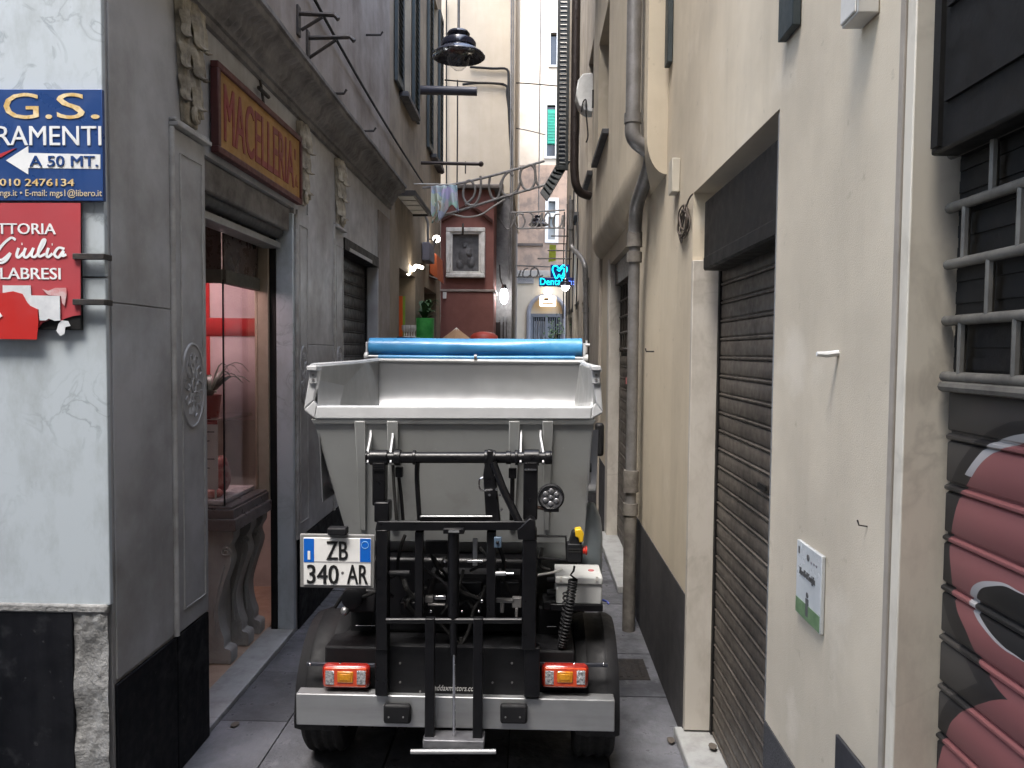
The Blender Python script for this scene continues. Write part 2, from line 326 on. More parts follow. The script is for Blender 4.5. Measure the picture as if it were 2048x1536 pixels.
# marble panels of the front
zj = P(180, 556, YF).z; zb = P(100, 1205, YF).z; xe = XL+.006
for i in range(3):
    x1 = xe-i*1.42
    MB().box(x1-1.413, x1, YF-.022, YF+.002, zj+.004, 5.6).build('marble_panel', white_marble, cb, bevel=.004, smooth=False)
    MB().box(x1-1.413, x1, YF-.020, YF+.002, zb, zj-.002).build('marble_panel', white_marble, cb, bevel=.004, smooth=False)
MB().box(-12, XL-.02, YF-.012, YF+.002, 5.61, 10.45).build('front_plaster', plaster_far, cb, smooth=False)
xb = P(157, 1400, YF).x; zt = P(80, 1215, YF).z
MB().box(-6, xb, YF-.03, YF+.002, 0, zt).build('plinth_slab', blackstone, cb, bevel=.004, smooth=False)
random.seed(3)
def rough_strip(u, v):
    z = v*(zb+.0); x = xb+(XL-.004-xb)*u
    d = mnoise.noise(Vector((x*9, z*7, 0)))*.012+mnoise.noise(Vector((x*30, z*26, 3)))*.006
    return (x-.0*u, YF-.022-d*(1 if 0 < u else 1), z)
MB().grid(rough_strip, 14, 60).build('mortar_edge', mortar, cb, ang=80)
MB().box(-6, XL-.002, YF-.034, YF, zb-.03, zb+.004).build('plinth_ledge', mortar, cb, bevel=.008)
# side plinth, slabs and pilasters on the alley face
def alley_plinth(y0, y1, z=.635):
    MB().box(XL-.002, XL+.014, y0, y1, 0, z).build('plinth_slab', blackstone, cb, bevel=.005, smooth=False)
alley_plinth(YF+.012, 3.318); alley_plinth(3.324, 3.655); alley_plinth(5.10, 6.34)
MB().box(XL-.002, XL+.008, YF+.02, 3.305, .65, 2.12).build('stone_slab', greystone, cb, bevel=.003, smooth=False)
MB().box(XL-.002, XL+.008, YF+.02, 3.305, 2.124, 3.6).build('stone_slab', greystone, cb, bevel=.003, smooth=False)
for yb, z1 in ((3.322, 2.93), (5.078, 2.86), (6.03, 2.95)):
    MB().cyl((XL+.010, yb, .64), (XL+.010, yb, z1), .015, n=10).build('edge_bead', greylight, cb)
def pilaster(y0, y1, ztop=2.93):
    p = MB().box(XL-.002, XL+.014, y0, y1, .645, ztop).build('pilaster', greystone, cb, bevel=.004, smooth=False)
    a, b = y0+.16*(y1-y0), y1-.13*(y1-y0); x = XL+.015
    MB().tube([(x, a, .74), (x, b, .74), (x, b, ztop-.1), (x, a, ztop-.1)], .005, 6, True).build('panel_moulding', greylight, p)
    yc, zc, ry, rz = (y0+y1)/2, 1.775, (y1-y0)*.37, .195
    md = MB(); n = 28
    md.tube([(x, yc+ry*math.cos(2*PI*i/n), zc+rz*math.sin(2*PI*i/n)) for i in range(n)], .0075, 6, True)
    md.prism([(x-.003, yc+ry*.96*math.cos(2*PI*i/n), zc+rz*.96*math.sin(2*PI*i/n)) for i in range(n)], (.006, 0, 0))
    for k in range(10):
        a = 2*PI*k/10; q = lambda t, w_: (x+.004, yc+ry*t*math.cos(a+w_), zc+rz*t*math.sin(a+w_))
        md.tube([q(.28, 0), q(.5, .22), q(.74, .05), q(.78, -.2), q(.62, -.22)], .0045, 5)
        md.sph(q(.42, .0), (.005, .008, .011), 6, 4)
    for dz in (.05, -.05, .11, -.12): md.sph((x+.003, yc, zc+dz), (.006, .014, .02), 8, 5)
    md.tube([(x+.005, yc+.02*math.cos(t*.9), zc+.035*math.sin(t*.9)) for t in range(8)], .005, 5)
    md.build('medallion', greystone, p)
    return p
def corbel(y0, y1, z0, z1, out):
    """carved bracket: three tiers of hanging acanthus leaves over a scroll"""
    yc, W, H = (y0+y1)/2, y1-y0, z1-z0
    c = MB().hexa([(XL, yc-W*.28, z0), (XL+.02, yc-W*.24, z0), (XL+.02, yc+W*.24, z0), (XL, yc+W*.28, z0), (XL, y0, z1), (XL+out, y0+.01, z1), (XL+out, y1-.01, z1), (XL, y1, z1)]).build('capital', carved, cb, bevel=.006)
    def leaf(ly, zt, ln, hw, o0, bulge, curl, lean):
        def fn(u, v):
            s = u*2-1; half = hw*max(.12, math.sin(PI*(.22+.74*v)))**.7*(1+.16*math.sin(v*17))*(1 if v < .97 else .5)
            x = XL+o0+bulge*math.sin(min(1, v*1.15)*PI*.62)-.018*s*s+.007*(1-abs(s))**2+(curl*((v-.78)/.22)**2 if v > .78 else 0)+.0025*mnoise.noise(Vector((s*4, v*9, ly*30)))
            x -= .006*abs(math.sin(s*5.5))*(1-v*.4)
            return (x, ly+s*half+lean*v*v, zt-ln*v+(.012*((v-.86)/.14)**2 if v > .86 else 0))
        MB().grid(fn, 14, 26).build('leaf', carved, c, solid=.006, ang=60)
    for t, (zt, ln, k, o0) in enumerate(((z1, H*.40, 1.0, out*.75), (z1-H*.24, H*.40, .85, out*.55), (z1-H*.48, H*.42, .68, out*.35))):
        leaf(yc-W*.30*k, zt-.01, ln*.86, W*.17, o0, .022, .022, -.02); leaf(yc+W*.30*k, zt-.01, ln*.86, W*.17, o0, .022, .022, .02); leaf(yc, zt, ln, W*.20*k, o0+.012, .03, .03, 0)
    zc, ym, x = z0+.045, yc+.01, XL+.04
    MB().tube([(x, ym+(.046-.0034*t)*math.cos(t*.75)*.9, zc+(.05-.0037*t)*math.sin(t*.75)) for t in range(13)], [.018-.0008*t for t in range(13)], 8).build('scroll', carved, c)
pilaster(3.342, 3.655); pilaster(5.10, 5.34, 2.9); pilaster(6.05, 6.335, 2.9)
MB().box(XL, XL+.012, 5.345, 6.025, .645, 1.98).build('stone_slab', greystone, cb, bevel=.004, smooth=False)
MB().box(XL, XL+.012, 5.345, 6.025, 1.984, 3.5).build('stone_slab', greystone, cb, bevel=.004, smooth=False)
corbel(3.37, 3.64, 2.985, 3.54, .04); corbel(5.11, 5.32, 2.95, 3.5, .04); corbel(6.09, 6.32, 2.95, 3.5, .04)
for y0, y1 in ((3.32, 3.67), (6.03, 6.35)):
    MB().box(XL, XL+.045, y0, y1, 2.935, 2.955).box(XL, XL+.03, y0, y1, 2.958, 2.972).build('capital_moulding', greylight, cb, bevel=.004)
# cornice with a gadrooned cyma
prof = [(0, 3.52), (.022, 3.525), (.022, 3.565), (.04, 3.57), (.042, 3.592), (.055, 3.60), (.078, 3.625), (.088, 3.655), (.105, 3.685), (.14, 3.705), (.165, 3.715), (.172, 3.72), (.172, 3.755), (.19, 3.76), (.19, 3.785), (0, 3.83)]
gad = {5: .5, 6: 1, 7: 1, 8: 1, 9: .7}
mb = MB(); ny = 900; y0c = YF-.02; Lc = YE-y0c; vs = []
for i in range(ny+1):
    y = y0c+Lc*i/ny; grp = .5+.5*math.tanh(4*math.sin(y*2*PI/.78+.5)+1.2); wob = .0035*mnoise.noise(Vector((y*3, 1, 0)))
    for k, (dx, z) in enumerate(prof):
        q = gad.get(k, 0)*grp*.021*(1-abs(math.sin(PI*(y+.35*(z-3.6)*math.sin(k))/.066))*1.7)
        vs.append((XL+dx-q*(1 if q else 0)+(wob if dx else 0), y, z+wob))
K = len(prof)
mb.add(vs, [(i*K+k, (i+1)*K+k, (i+1)*K+k+1, i*K+k+1) for i in range(ny) for k in range(K-1)])
mb.add(vs[:K], [tuple(range(K))]); mb.add(vs[-K:], [tuple(range(K))])
mb.build('cornice', darkstone, cb, ang=60)
# iron straps at the corner, cut off
for yy in (513, 604):
    a = P(147, yy, YF-.05); b = P(206, yy, YF-.05)
    MB().box(a.x, XL+.022, YF-.058, YF-.036, a.z-.011, a.z+.011).box(XL+.012, XL+.022, YF-.036, YF+.0, a.z-.011, a.z+.011).build('iron_strap', iron, cb, bevel=.002)
# brackets, hooks and cable on the upper wall
for (x, y, x2, y2, xb_, yb_, xc, yc) in ((596, 27, 668, 30, 603, 60, 645, 34), (615, 76, 700, 74, 609, 122, 672, 80)):
    a = PX(x, y, XL); b = P(x2, y2, a.y); c = P(xb_, yb_, a.y+.02); d = P(xc, yc, a.y)
    t = thing('iron_bracket', a, 'rusty iron wall bracket with brace, %s of the pair above the cornice' % ('upper' if y < 50 else 'lower'), 'bracket', 'iron brackets above the cornice')
    MB().tube([a, b, b+Vector((.03, 0, -.03))], .016, 8).build('arm', iron, t); MB().tube([c, d], .012, 8).build('brace', iron, t)
    MB().box(XL-.004, XL+.012, a.y-.03, a.y+.03, min(a.z, c.z)-.05, a.z+.05).build('wall_plate', iron, t, bevel=.003)
pts = [PX(630-30, -60, XL+.03), PX(630, 0, XL+.03), PX(690, 110, XL+.03), PX(745, 205, XL+.03), PX(800, 295, XL+.03), PX(847, 368, XL+.03)]
tag(MB().tube(smooth_path(pts, 5), .012, 6).build('wall_cable', black_plastic), 'black cable clipped along the brown upper wall above the cornice', 'cable')
for (x, y) in ((757, 70), (677, 187), (742, 262)):
    a = PX(x-25, y, XL); b = a+Vector((.14, 0, 0))
    tag(MB().tube([a, b, b+Vector((.02, 0, .03))], .01, 6).build('iron_hook', iron), '%s of three small iron hooks on the brown wall above the cornice' % {70: 'highest', 187: 'middle', 262: 'lowest and farthest'}[y], 'hook')
# ---- shop front
MB().box(XL-.19, XL+.002, 3.66, 5.06, -.01, .03).build('threshold', step_marble, cb, bevel=.006)
MB().box(-4.2, XL-.19, 3.0, 6.0, -.01, .024).build('shop_floor', mat('beige shop tile', (.42, .30, .22), .4, c2=(.34, .25, .19), scale=5), cb, smooth=False)
shopwall = mat('shop interior paint', (.60, .56, .52), .7, scale=3)
MB().box(-4.2, -4.1, 3.0, 6.0, 0, 3.2).box(-4.1, XL-.151, 5.95, 6.05, 0, 3.2).box(-4.1, XL-.151, 3.35, 3.45, 0, 3.2).box(-4.2, XL-.151, 3.35, 6.05, 3.1, 3.2).build('shop_wall', shopwall, cb, smooth=False)
# marble lined jamb at the far side, dark roller track beside it
MB().box(XL-.11, XL+.004, 5.02, 5.058, .03, 2.86).build('door_jamb', white_marble, cb, bevel=.004)
MB().box(XL-.155, XL-.112, 5.02, 5.05, .03, 2.8).build('shutter_track', blackbox, cb)
MB().box(XL-.25, XL-.157, 5.0, 5.05, .9, 2.8).build('window_post', mat('cream timber', (.34, .28, .21), .6, scale=4), cb, bevel=.004)
MB().box(XL-.36, XL-.02, 3.67, 5.05, 2.74, 2.895).build('shutter_housing', darkstone, cb, bevel=.01)
mb = MB(); mb.cyl((XL-.1, 3.67, 2.73), (XL-.1, 5.0, 2.73), .05); mb.build('shutter_roll', slat_grey, cb)
MB().box(XL-.19, XL-.07, 3.67, 5.0, 2.62, 2.66).build('shutter_rail', alu, cb, bevel=.004)
# display window set back in the entrance: near pane faces the street, long pane faces the alley
yw, xw = 4.44, -1.85
frame_m = mat('olive grey frame', (.085, .082, .07), .5, scale=5)
MB().box(xw-.03, xw+.02, yw, 5.0, 2.34, 2.42).box(-2.9, xw, yw-.02, yw+.03, 2.34, 2.42).build('transom_bar', frame_m, cb, bevel=.003)
MB().box(xw-.003, xw+.003, yw+.01, 5.0, .95, 2.34).build('window_pane', shop_glass, cb, smooth=False)
MB().box(-2.9, xw-.012, yw-.004, yw+.004, 1.0, 2.34).build('window_pane', shop_glass, cb, smooth=False)
dirty = mat('dirty transom glass', (.085, .06, .052), .3, c2=(.045, .033, .03), scale=4, streak=.5, sc2=(.14, .10, .085))
tp = MB().box(xw-.006, xw+.006, yw+.01, 5.0, 2.42, 2.74).box(-2.9, xw-.01, yw-.006, yw+.006, 2.42, 2.74).build('transom_pane', dirty, cb, smooth=False)
ttl = mat('faded sign paint', (.045, .02, .018), .6)
text('MACELLERIA', (-2.62, yw-.006, 2.49), XV, ZV, .70, .15, ttl, tp)
MB().cyl((xw, yw, .95), (xw, yw, 2.36), .006, n=8).build('corner_joint', black_plastic, cb)
MB().box(-2.9, -1.76, 4.38, 5.0, .86, .93).box(-2.9, -1.78, 4.40, 5.0, .93, .985).box(-2.9, -1.795, 4.415, 5.0, .985, 1.0).build('window_sill', mat('brown grey marble', (.13, .105, .10), .35, c2=(.09, .075, .07), scale=4), cb, bevel=.004)
# carved marble consoles under the window
def console(y0, x1, w_):
    prof = [(0, .86), (.0, .80), (-.03, .74), (-.015, .66), (-.06, .52), (-.095, .38), (-.085, .26), (-.06, .18), (-.06, .13), (-.02, .11), (-.02, .03)]
    sp = smooth_path([(x1+a, 0, z) for a, z in prof], 4); xs = [(p.x, y0, p.z) for p in sp]+[(x1-.5, y0, .03), (x1-.5, y0, .86)]
    mb = MB().prism(xs, (0, w_, 0)); x = x1-.035
    mb.tube([(x-.01+(.035-.0025*t)*math.cos(t*.8), y0-.004, .72+(.035-.0025*t)*math.sin(t*.8)) for t in range(12)], .009, 6)
    mb.tube([(x1-.055, y0-.002, .64), (x1-.09, y0-.002, .5), (x1-.12, y0-.002, .36), (x1-.11, y0-.002, .2)], .009, 6)
    return mb.build('carved_console', grey_marble, cb, bevel=.006)
console(4.44, -1.80, .10); console(4.72, -1.80, .10); console(4.93, -1.80, .09)
MB().box(-2.9, -1.93, 4.54, 5.0, .03, .86).build('window_base', grey_marble, cb, bevel=.004)
for i in range(4):
    x0 = -2.08-i*.17
    MB().box(x0-.075, x0, 4.44, 4.56, .12, .86).box(x0-.09, x0+.015, 4.42, 4.56, .03, .12).build('base_pilaster', grey_marble, cb, bevel=.008)
# things in the window
tray = tag(MB().box(-2.75, -1.87, 4.45, 4.98, 1.0, 1.03).build('meat_tray', mat('white enamel', (.75, .68, .70), .3), bevel=.006), 'white display tray in the butcher window', 'tray')
meatm = mat('raw meat', (.42, .085, .075), .35, c2=(.62, .32, .28), scale=14, bump=.3, bscale=30, lo=.45, hi=.6)
for i, (x, y, r, nm) in enumerate(((-2.02, 4.56, (.13, .07, .035), 'flat pink cut of meat in front on the white tray'), (-1.99, 4.66, (.075, .07, .14), 'tall red joint of meat standing behind the price card'), (-2.18, 4.66, (.10, .07, .09), 'round joint of meat at the inner end of the tray'))):
    mb = MB(); mb.sph((0, 0, 0), r, 18, 12)
    vv = []
    for v in mb.v:
        n = 1+.28*mnoise.noise(Vector(v)*11+Vector((i*5, 0, 0))); vv.append((v[0]*n+x, v[1]*n+y, max(v[2]*n, -r[2]*.8)+1.03+r[2]*.8))
    mb.v = vv; tag(mb.build('cut_of_meat', meatm, ang=80), nm, 'meat')
card = thing('price_card', (-1.97, 4.47, 1.03), 'white price list card with a red heading in the butcher window', 'price list')
a, b = P(405-45, 838, 4.47), P(437, 1005, 4.47)
MB().box(a.x, b.x, 4.466, 4.470, b.z+.08, a.z).build('sheet', mat('card paper', (.70, .66, .65), .6), card); MB().box(a.x, b.x, 4.464, 4.4655, a.z-.03, a.z-.004).build('heading', mat('card red', (.35, .03, .04), .5), card)
for k in range(6): MB().box(a.x+.02, b.x-.02-.03*(k % 3), 4.4645, 4.4658, a.z-.08-.055*k, a.z-.072-.055*k).build('print_line', mat('grey print', (.2, .18, .2), .6), card)
MB().cyl((b.x-.02, 4.475, 1.03), (b.x-.012, 4.475, a.z-.1), .006).build('stand', offwhite, card)
pot = thing('potted_plant', P(425, 833, 4.62), 'dark leafy plant in a red pot inside the butcher window', 'plant'); q = P(418, 833, 4.62)
MB().lathe([(0, 0), (.06, 0), (.075, .13), (.08, .135), (.07, .135), (.066, .11), (0, .11)], q, n=20).build('pot', mat('red pot', (.30, .02, .02), .35), pot)
MB().box(-2.7, xw-.02, 4.5, 4.95, q.z-.02, q.z).build('window_shelf', shop_glass, cb)
lf = mat('dark leaf', (.018, .03, .018), .4, c2=(.03, .05, .025), scale=9)
for k in range(17):
    a = k*2.4; l = random.uniform(.16, .30); up_ = random.uniform(.05, .26); d = Vector((math.cos(a), math.sin(a)*.6, 0)); s_ = Vector((-d.y, d.x, 0)).normalized()
    c0 = q+Vector((0, 0, .11)); mb = MB(); pts = []
    for t in range(7):
        u = t/6; wd = .019*math.sin(PI*min(1, u*.92+.08))**.8; cpt = c0+d*l*u+ZV*(up_*math.sin(u*2.3)*1.0); pts += [cpt-s_*wd, cpt+ZV*-.004, cpt+s_*wd]
    mb.add(pts, [(t*3+j, t*3+j+1, t*3+j+4, t*3+j+3) for t in range(6) for j in range(2)]); mb.build('leaf', lf, pot, recalc=False)
flag = thing('flag', (-2.3, 5.6, 1.2), 'white flag with a red cross hanging inside the butcher shop', 'flag')
fr = lambda x, y: P(x, y, 5.55)
f0, f1 = fr(330, 545), fr(520, 840)
def wave(u, v, x0, x1, z0, z1, o): x = x0+(x1-x0)*u; return (x, 5.55+.02*math.sin(x*9)-o, z0+(z1-z0)*v)
MB().grid(lambda u, v: wave(u, v, f0.x, f1.x, f1.z, f0.z, 0), 30, 2).build('cloth', mat('flag white', (.66, .52, .54), .8), flag, solid=.002)
fm = mat('flag red', (.50, .022, .025), .8); c0, c1 = fr(403, 545).x, fr(420, 545).x; d0, d1 = fr(400, 672).z, fr(400, 636).z
MB().grid(lambda u, v: wave(u, v, c0, c1, f1.z, f0.z, .006), 6, 2).build('red_stripe', fm, flag, solid=.002); MB().grid(lambda u, v: wave(u, v, f0.x, f1.x, d0, d1, .007), 30, 2).build('red_stripe', fm, flag, solid=.002)
lamp = thing('shop_lamp', (-2.35, 4.7, 2.3), 'pinkish shop strip lamp plus an added fill strip hidden behind the transom', 'lamp')
MB().box(-2.75, -2.0, 4.98, 5.06, 2.99, 3.03).build('housing', offwhite, lamp); MB().box(-2.73, -2.02, 4.985, 5.055, 2.972, 2.989).build('tube', emis('butcher lamp', (1, .70, .70), 5), lamp); MB().box(-2.7, -1.95, 4.72, 4.78, 2.385, 2.41).build('housing', offwhite, lamp); MB().box(-2.68, -1.97, 4.725, 4.775, 2.372, 2.384).build('tube', emis('lower fill lamp', (1, .70, .72), 10), lamp)  # lower strip is added out of sight to brighten the lower window
# shop sign
sg = thing('shop_sign', (XL, 3.75, 2.93), 'ochre butcher sign with red MACELLERIA lettering in a dark red frame', 'sign')
ocre = mat('ochre sign paint', (.30, .155, .035), .6, c2=(.22, .115, .03), scale=4, streak=.3, sc2=(.14, .08, .03)); dred = mat('dark red sign paint', (.075, .014, .012), .55, c2=(.05, .012, .011), scale=6)
s0, s1, sz0, sz1 = 3.73, 5.09, 2.925, 3.375
MB().box(XL+.012, XL+.04, s0+.03, s1-.03, sz0+.03, sz1-.03).build('board', ocre, sg)
MB().box(XL+.01, XL+.052, s0, s1, sz1-.035, sz1).box(XL+.01, XL+.052, s0, s1, sz0, sz0+.035).box(XL+.01, XL+.052, s0, s0+.035, sz0+.035, sz1-.035).box(XL+.01, XL+.052, s1-.035, s1, sz0+.035, sz1-.035).build('frame', dred, sg, bevel=.005)
text("MACELLERIA", (XL+.04, s0+.09, sz0+.08), YV, ZV, 1.12, .29, mat('sign red', (.19, .02, .018), .5), sg, bold=.03)
text("'", (XL+.04, s1-.14, sz0+.27), YV, ZV, .03, .07, MATS['sign red'], sg)
text("6.", (XL+.04, s1-.12, sz0+.10), YV, ZV, .05, .08, MATS['sign red'], sg)
MB().tube([(XL+.01, 4.42, 3.52), (XL+.03, 4.42, 3.38)], .008).tube([(XL+.03, 4.34, 3.45), (XL+.03, 4.5, 3.45)], .012).build('sign_hanger', iron, sg)
# ---- closed roller shutter beyond the pilasters
def slat_mesh(name, length, pitch, m, deep=1.0):
    d = deep; pf = [(.002, 0), (-.004*d, .0015), (-.008*d, .005), (-.008*d, .010), (-.003*d, .014), (.002, .015), (.002, .019), (-.003*d, .021), (-.0045*d, .024), (-.0045*d, pitch-.006), (-.002*d, pitch-.003), (.002, pitch-.0005), (.006, pitch-.0005), (.006, 0)]
    mb = MB().prism([(a, 0, z) for a, z in pf], (0, length, 0)); o = mb.build(name, m, smooth=True, ang=50); me = o.data; bpy.data.objects.remove(o); return me
rs = MB().box(XL-.16, XL-.10, 6.36, 6.40, 0, 2.9).box(XL-.16, XL-.10, 7.72, 7.76, 0, 2.9).build('roller_shutter', blackbox, cb)
sm = slat_mesh('slat', 1.31, .115, slat_grey); 
for k in range(24):
    o = inst('slat', sm, (XL-.12, 7.715, .04+k*.115), rs); o.rotation_euler = (0, 0, PI)
MB().box(XL-.3, XL+.02, 6.36, 7.76, 2.80, 2.9).build('lintel_box', blackbox, cb); MB().box(XL+.021, XL+.03, 6.5, 7.4, 2.80, 2.83).build('lintel_strip', alu, cb)
MB().box(XL-.002, XL+.012, 7.79, 8.40, .0, 3.4).build('stone_slab', brownplaster, cb, smooth=False)
MB().box(XL-.1, XL+.01, 7.762, 7.80, 0, 2.79).build('door_jamb', greystone, cb, bevel=.004)

# ================================================================== the two signs on the marble wall
ys = YF-.045
def fr(x, y): return P(x, y, ys)
blue = mat('sign blue', (.012, .045, .16), .35, c2=(.016, .055, .19), scale=3); wht = mat('sign white', (.78, .80, .80), .4); gold = mat('sign gold', (.55, .36, .12), .35, c2=(.75, .62, .38), scale=30)
sg = thing('blue_sign', fr(100, 402), 'blue sign with gold initials and a white arrow reading A 50 MT', 'sign')
a, b = fr(207, 402), fr(207, 178); xl = a.x-.83
MB().box(xl, a.x, ys, ys+.018, a.z, b.z).build('panel', blue, sg, bevel=.002)
def tx(s, x0, y0, x1, y1, m, **k):
    y0, y1 = min(y0, y1), max(y0, y1); p, q = fr(x0, y1), fr(x1, y0); return text(s, (p.x, ys, p.z), XV, ZV, q.x-p.x, q.z-p.z, m, sg, **k)
tx('M.', -140, 238, -15, 186, gold); tx('G.', 8, 238, 104, 186, gold); tx('S.', 114, 238, 199, 186, gold)
tx('SERRAMENTI', -88, 291, 203, 252, wht, bold=.01)
p = [fr(x, y) for x, y in ((12, 321), (57, 292), (57, 306), (201, 309), (201, 338), (57, 336), (57, 349))]
MB().prism([(q.x, ys-.0004, q.z) for q in p], (0, -.0008, 0)).build('arrow', wht, sg)
p, q = fr(60, 333), fr(197, 312); text('A 50 MT.', (p.x, ys-.0012, p.z), XV, ZV, q.x-p.x, q.z-p.z, blue, sg, bold=.02)
p = [fr(x, y) for x, y in ((-30, 318), (0, 308), (34, 296), (4, 314), (-30, 328))]; MB().prism([(q.x, ys-.0004, q.z) for q in p], (0, -.002, 0)).build('red_stripe', mat('sign red flash', (.45, .03, .04), .4), sg)
tx('010 2476134', 0, 372, 149, 358, gold, bold=.02); tx('www.mgs.it \u2022 E-mail: mgs1@libero.it', -44, 396, 204, 379, mat('pale gold print', (.62, .52, .36), .4))
rd = mat('faded red sign', (.42, .055, .065), .45, c2=(.36, .045, .055), scale=2); sg = thing('red_sign', fr(60, 660), 'faded red trattoria sign with white lettering and peeled stickers', 'sign')
a, b = fr(161, 660), fr(161, 406); xl = a.x-.72
MB().box(xl, a.x, ys+.004, ys+.02, a.z, b.z).build('panel', blackbox, sg, bevel=.002)
p = [fr(x, y) for x, y in ((161, 406), (161, 630), (146, 632), (128, 638), (122, 643), (105, 637), (98, 640), (84, 646), (78, 655), (-250, 655), (-250, 406))]
MB().prism([(q.x, ys+.003, q.z) for q in p], (0, -.0035, 0)).build('red_film', rd, sg, smooth=False)
tx('TRATTORIA', -66, 468, 112, 447, wht, bold=.018); tx('CALABRESI', -48, 558, 122, 536, wht, bold=.018)
def ribbon(mb, pts, wd, y):
    pts = smooth_path([fr(x, yy) for x, yy in pts], 5)
    for i, q in enumerate(pts):
        d = (pts[min(i+1, len(pts)-1)]-pts[max(i-1, 0)]); n = Vector((-d.z, 0, d.x)).normalized()*wd*(.75+.25*abs(d.normalized().z)); yy_ = y-.00004*i; mb.v += [(q.x+n.x, yy_, q.z+n.z), (q.x-n.x, yy_, q.z-n.z)]
        if i: k = len(mb.v); mb.f.append((k-4, k-3, k-1, k-2))
mb = MB()
for st in ([(32, 480), (22, 476), (4, 492), (-6, 512), (4, 520), (22, 506)], [(22, 506), (14, 520), (2, 526), (-14, 520)], [(38, 496), (34, 510), (38, 515), (48, 505)], [(44, 488), (46, 488)], [(52, 496), (48, 510), (54, 515), (64, 504), (68, 496), (64, 510), (70, 514), (78, 506)], [(78, 506), (88, 490), (91, 480), (86, 482), (78, 502), (80, 513), (92, 508)], [(98, 496), (94, 510), (98, 514), (106, 507)], [(104, 489), (106, 489)], [(130, 498), (118, 496), (110, 508), (118, 515), (128, 502), (126, 512), (134, 509)]):
    ribbon(mb, st, .0055, ys-.0018-.00025*(len(mb.v) % 7))
mb.build('script_lettering', wht, sg, recalc=False, smooth=False)
def patch(name, pts, m, y): 
    p = [fr(x, yy) for x, yy in pts]; MB().prism([(q.x, y, q.z) for q in p], (0, -.0018, 0)).build(name, m, sg, smooth=False)
paper = mat('torn paper', (.62, .64, .65), .7, c2=(.48, .5, .52), scale=14)
patch('sticker', [(7, 571), (63, 571), (64, 596), (58, 610), (7, 610)], paper, ys-.003)
patch('torn_sticker', [(62, 591), (122, 592), (123, 641), (112, 642), (100, 637), (94, 641), (82, 641), (80, 619), (68, 618), (59, 606)], paper, ys-.006)
patch('torn_sticker', [(86, 578), (98, 582), (112, 576), (134, 576), (135, 590), (131, 612), (126, 606), (124, 592), (98, 590)], mat('torn pinkish paper', (.55, .40, .40), .7, c2=(.5, .2, .2), scale=40), ys-.004)
bright = mat('bright red sticker', (.46, .022, .018), .4, c2=(.40, .03, .03), scale=3)
patch('red_sticker', [(-60, 590), (10, 586), (30, 583), (48, 588), (57, 604), (62, 611), (79, 619), (80, 645), (77, 679), (0, 678), (-60, 678)], bright, ys-.008)
patch('white_arrow', [(0, 621), (9, 632), (0, 640), (-30, 640), (-30, 622)], wht, ys-.0105)
patch('sticker_residue', [(124, 641), (137, 642), (142, 652), (132, 654), (130, 668), (122, 672), (114, 662), (118, 648)], paper, ys-.002)
# ================================================================== right: plastered building with the shutters
rb = thing('plastered_building', (XR, 3, 0), 'beige plastered building with closed roller shutters along the right side', 'building')
RE = 8.6
mb = MB(); cells(mb, 'x', XR, XR+.4, -4, 4.5, 0, 6.6, [(-1.3, 1.62, -.1, 3.4), (2.45, 3.735, -.1, 2.73)])
cells(mb, 'x', XR, XR+.4, 4.5, RE, 0, 3.05, [(6.05, 7.76, -.1, 2.84)])
mb.build('wall', plaster, rb, smooth=False)
# jettied upper wall with a coved underside
MB().box(XR-.5, XR+3, -4, RE, 6.6, 6.72).build('shading_eaves', MATS['dark stone'], rb, smooth=False)  # unseen eaves added to shade the upper right wall
xj, yj = .66, 4.5
mb = MB(); cells(mb, 'x', xj, XR+.4, yj, RE, 3.22, 6.6, [(6.9, 8.0, 3.95, 5.15)])
cv = [(XR+.0, 3.0)]+[(XR-(XR-xj)*math.sin(t*PI/16), 3.0+.22*(1-math.cos(t*PI/16))) for t in range(1, 9)]
mb.prism([(x, yj, z) for x, z in cv]+[(XR+.1, yj, 3.22), (XR+.1, yj, 3.0)], (0, RE-yj, 0))
mb.build('jetty_wall', plaster, rb, ang=25)
MB().box(xj+.14, xj+.16, 6.9, 8.0, 3.95, 5.15).build('window_pane', win_glass, rb)
MB().box(xj-.06, xj+.15, 6.82, 8.08, 3.90, 3.947).build('window_sill', mat('slate', (.05, .05, .055), .6, bump=.1), rb, bevel=.004)
sh = MB().box(XR-.028, XR-.002, 2.27, 2.40, 2.915, 4.4).build('window_shutter', green_shutter, rb, bevel=.003)
MB().box(XR-.032, XR-.002, 4.36, 4.46, 3.60, 5.2).build('window_shutter', green_shutter, rb, bevel=.003)
def dadopiece(y0, y1, z=.74): MB().box(XR-.005, XR+.002, y0, y1, 0, z).build('dado', dado, rb, smooth=False)
dadopiece(1.665, 2.448); dadopiece(3.738, 6.0, .735); dadopiece(7.93, RE, .735)
# roller shutter in the first opening
D1 = XR+.135
MB().box(XR-.004, D1, 3.70, 3.737, .06, 2.40).build('door_jamb', old_marble, rb, bevel=.003)
MB().box(XR+.002, D1, 2.452, 2.47, .06, 2.72).build('edge_bead', alu, rb)
MB().box(XR+.03, D1, 2.46, 3.62, 2.34, 2.665).build('shutter_box', blackbox, rb, bevel=.006)
MB().box(XR+.024, XR+.034, 2.47, 3.60, 2.345, 2.40).build('shutter_box_rail', blackbox, rb, bevel=.003)
rs = MB().box(D1+.01, D1+.03, 2.45, 3.74, 0, 2.6).build('roller_shutter', blackbox, rb)
MB().box(D1-.014, D1+.012, 3.672, 3.699, .055, 2.35).build('guide_channel', blackbox, rs)
sm = slat_mesh('slat', 1.208, .0885, slat_brown)
for k in range(27): inst('slat', sm, (D1, 2.46, .06+k*.0885), rs)
MB().box(D1-.02, D1-.012, 2.88, 2.98, 1.42, 1.44).build('lock_slot', blackbox, rs)
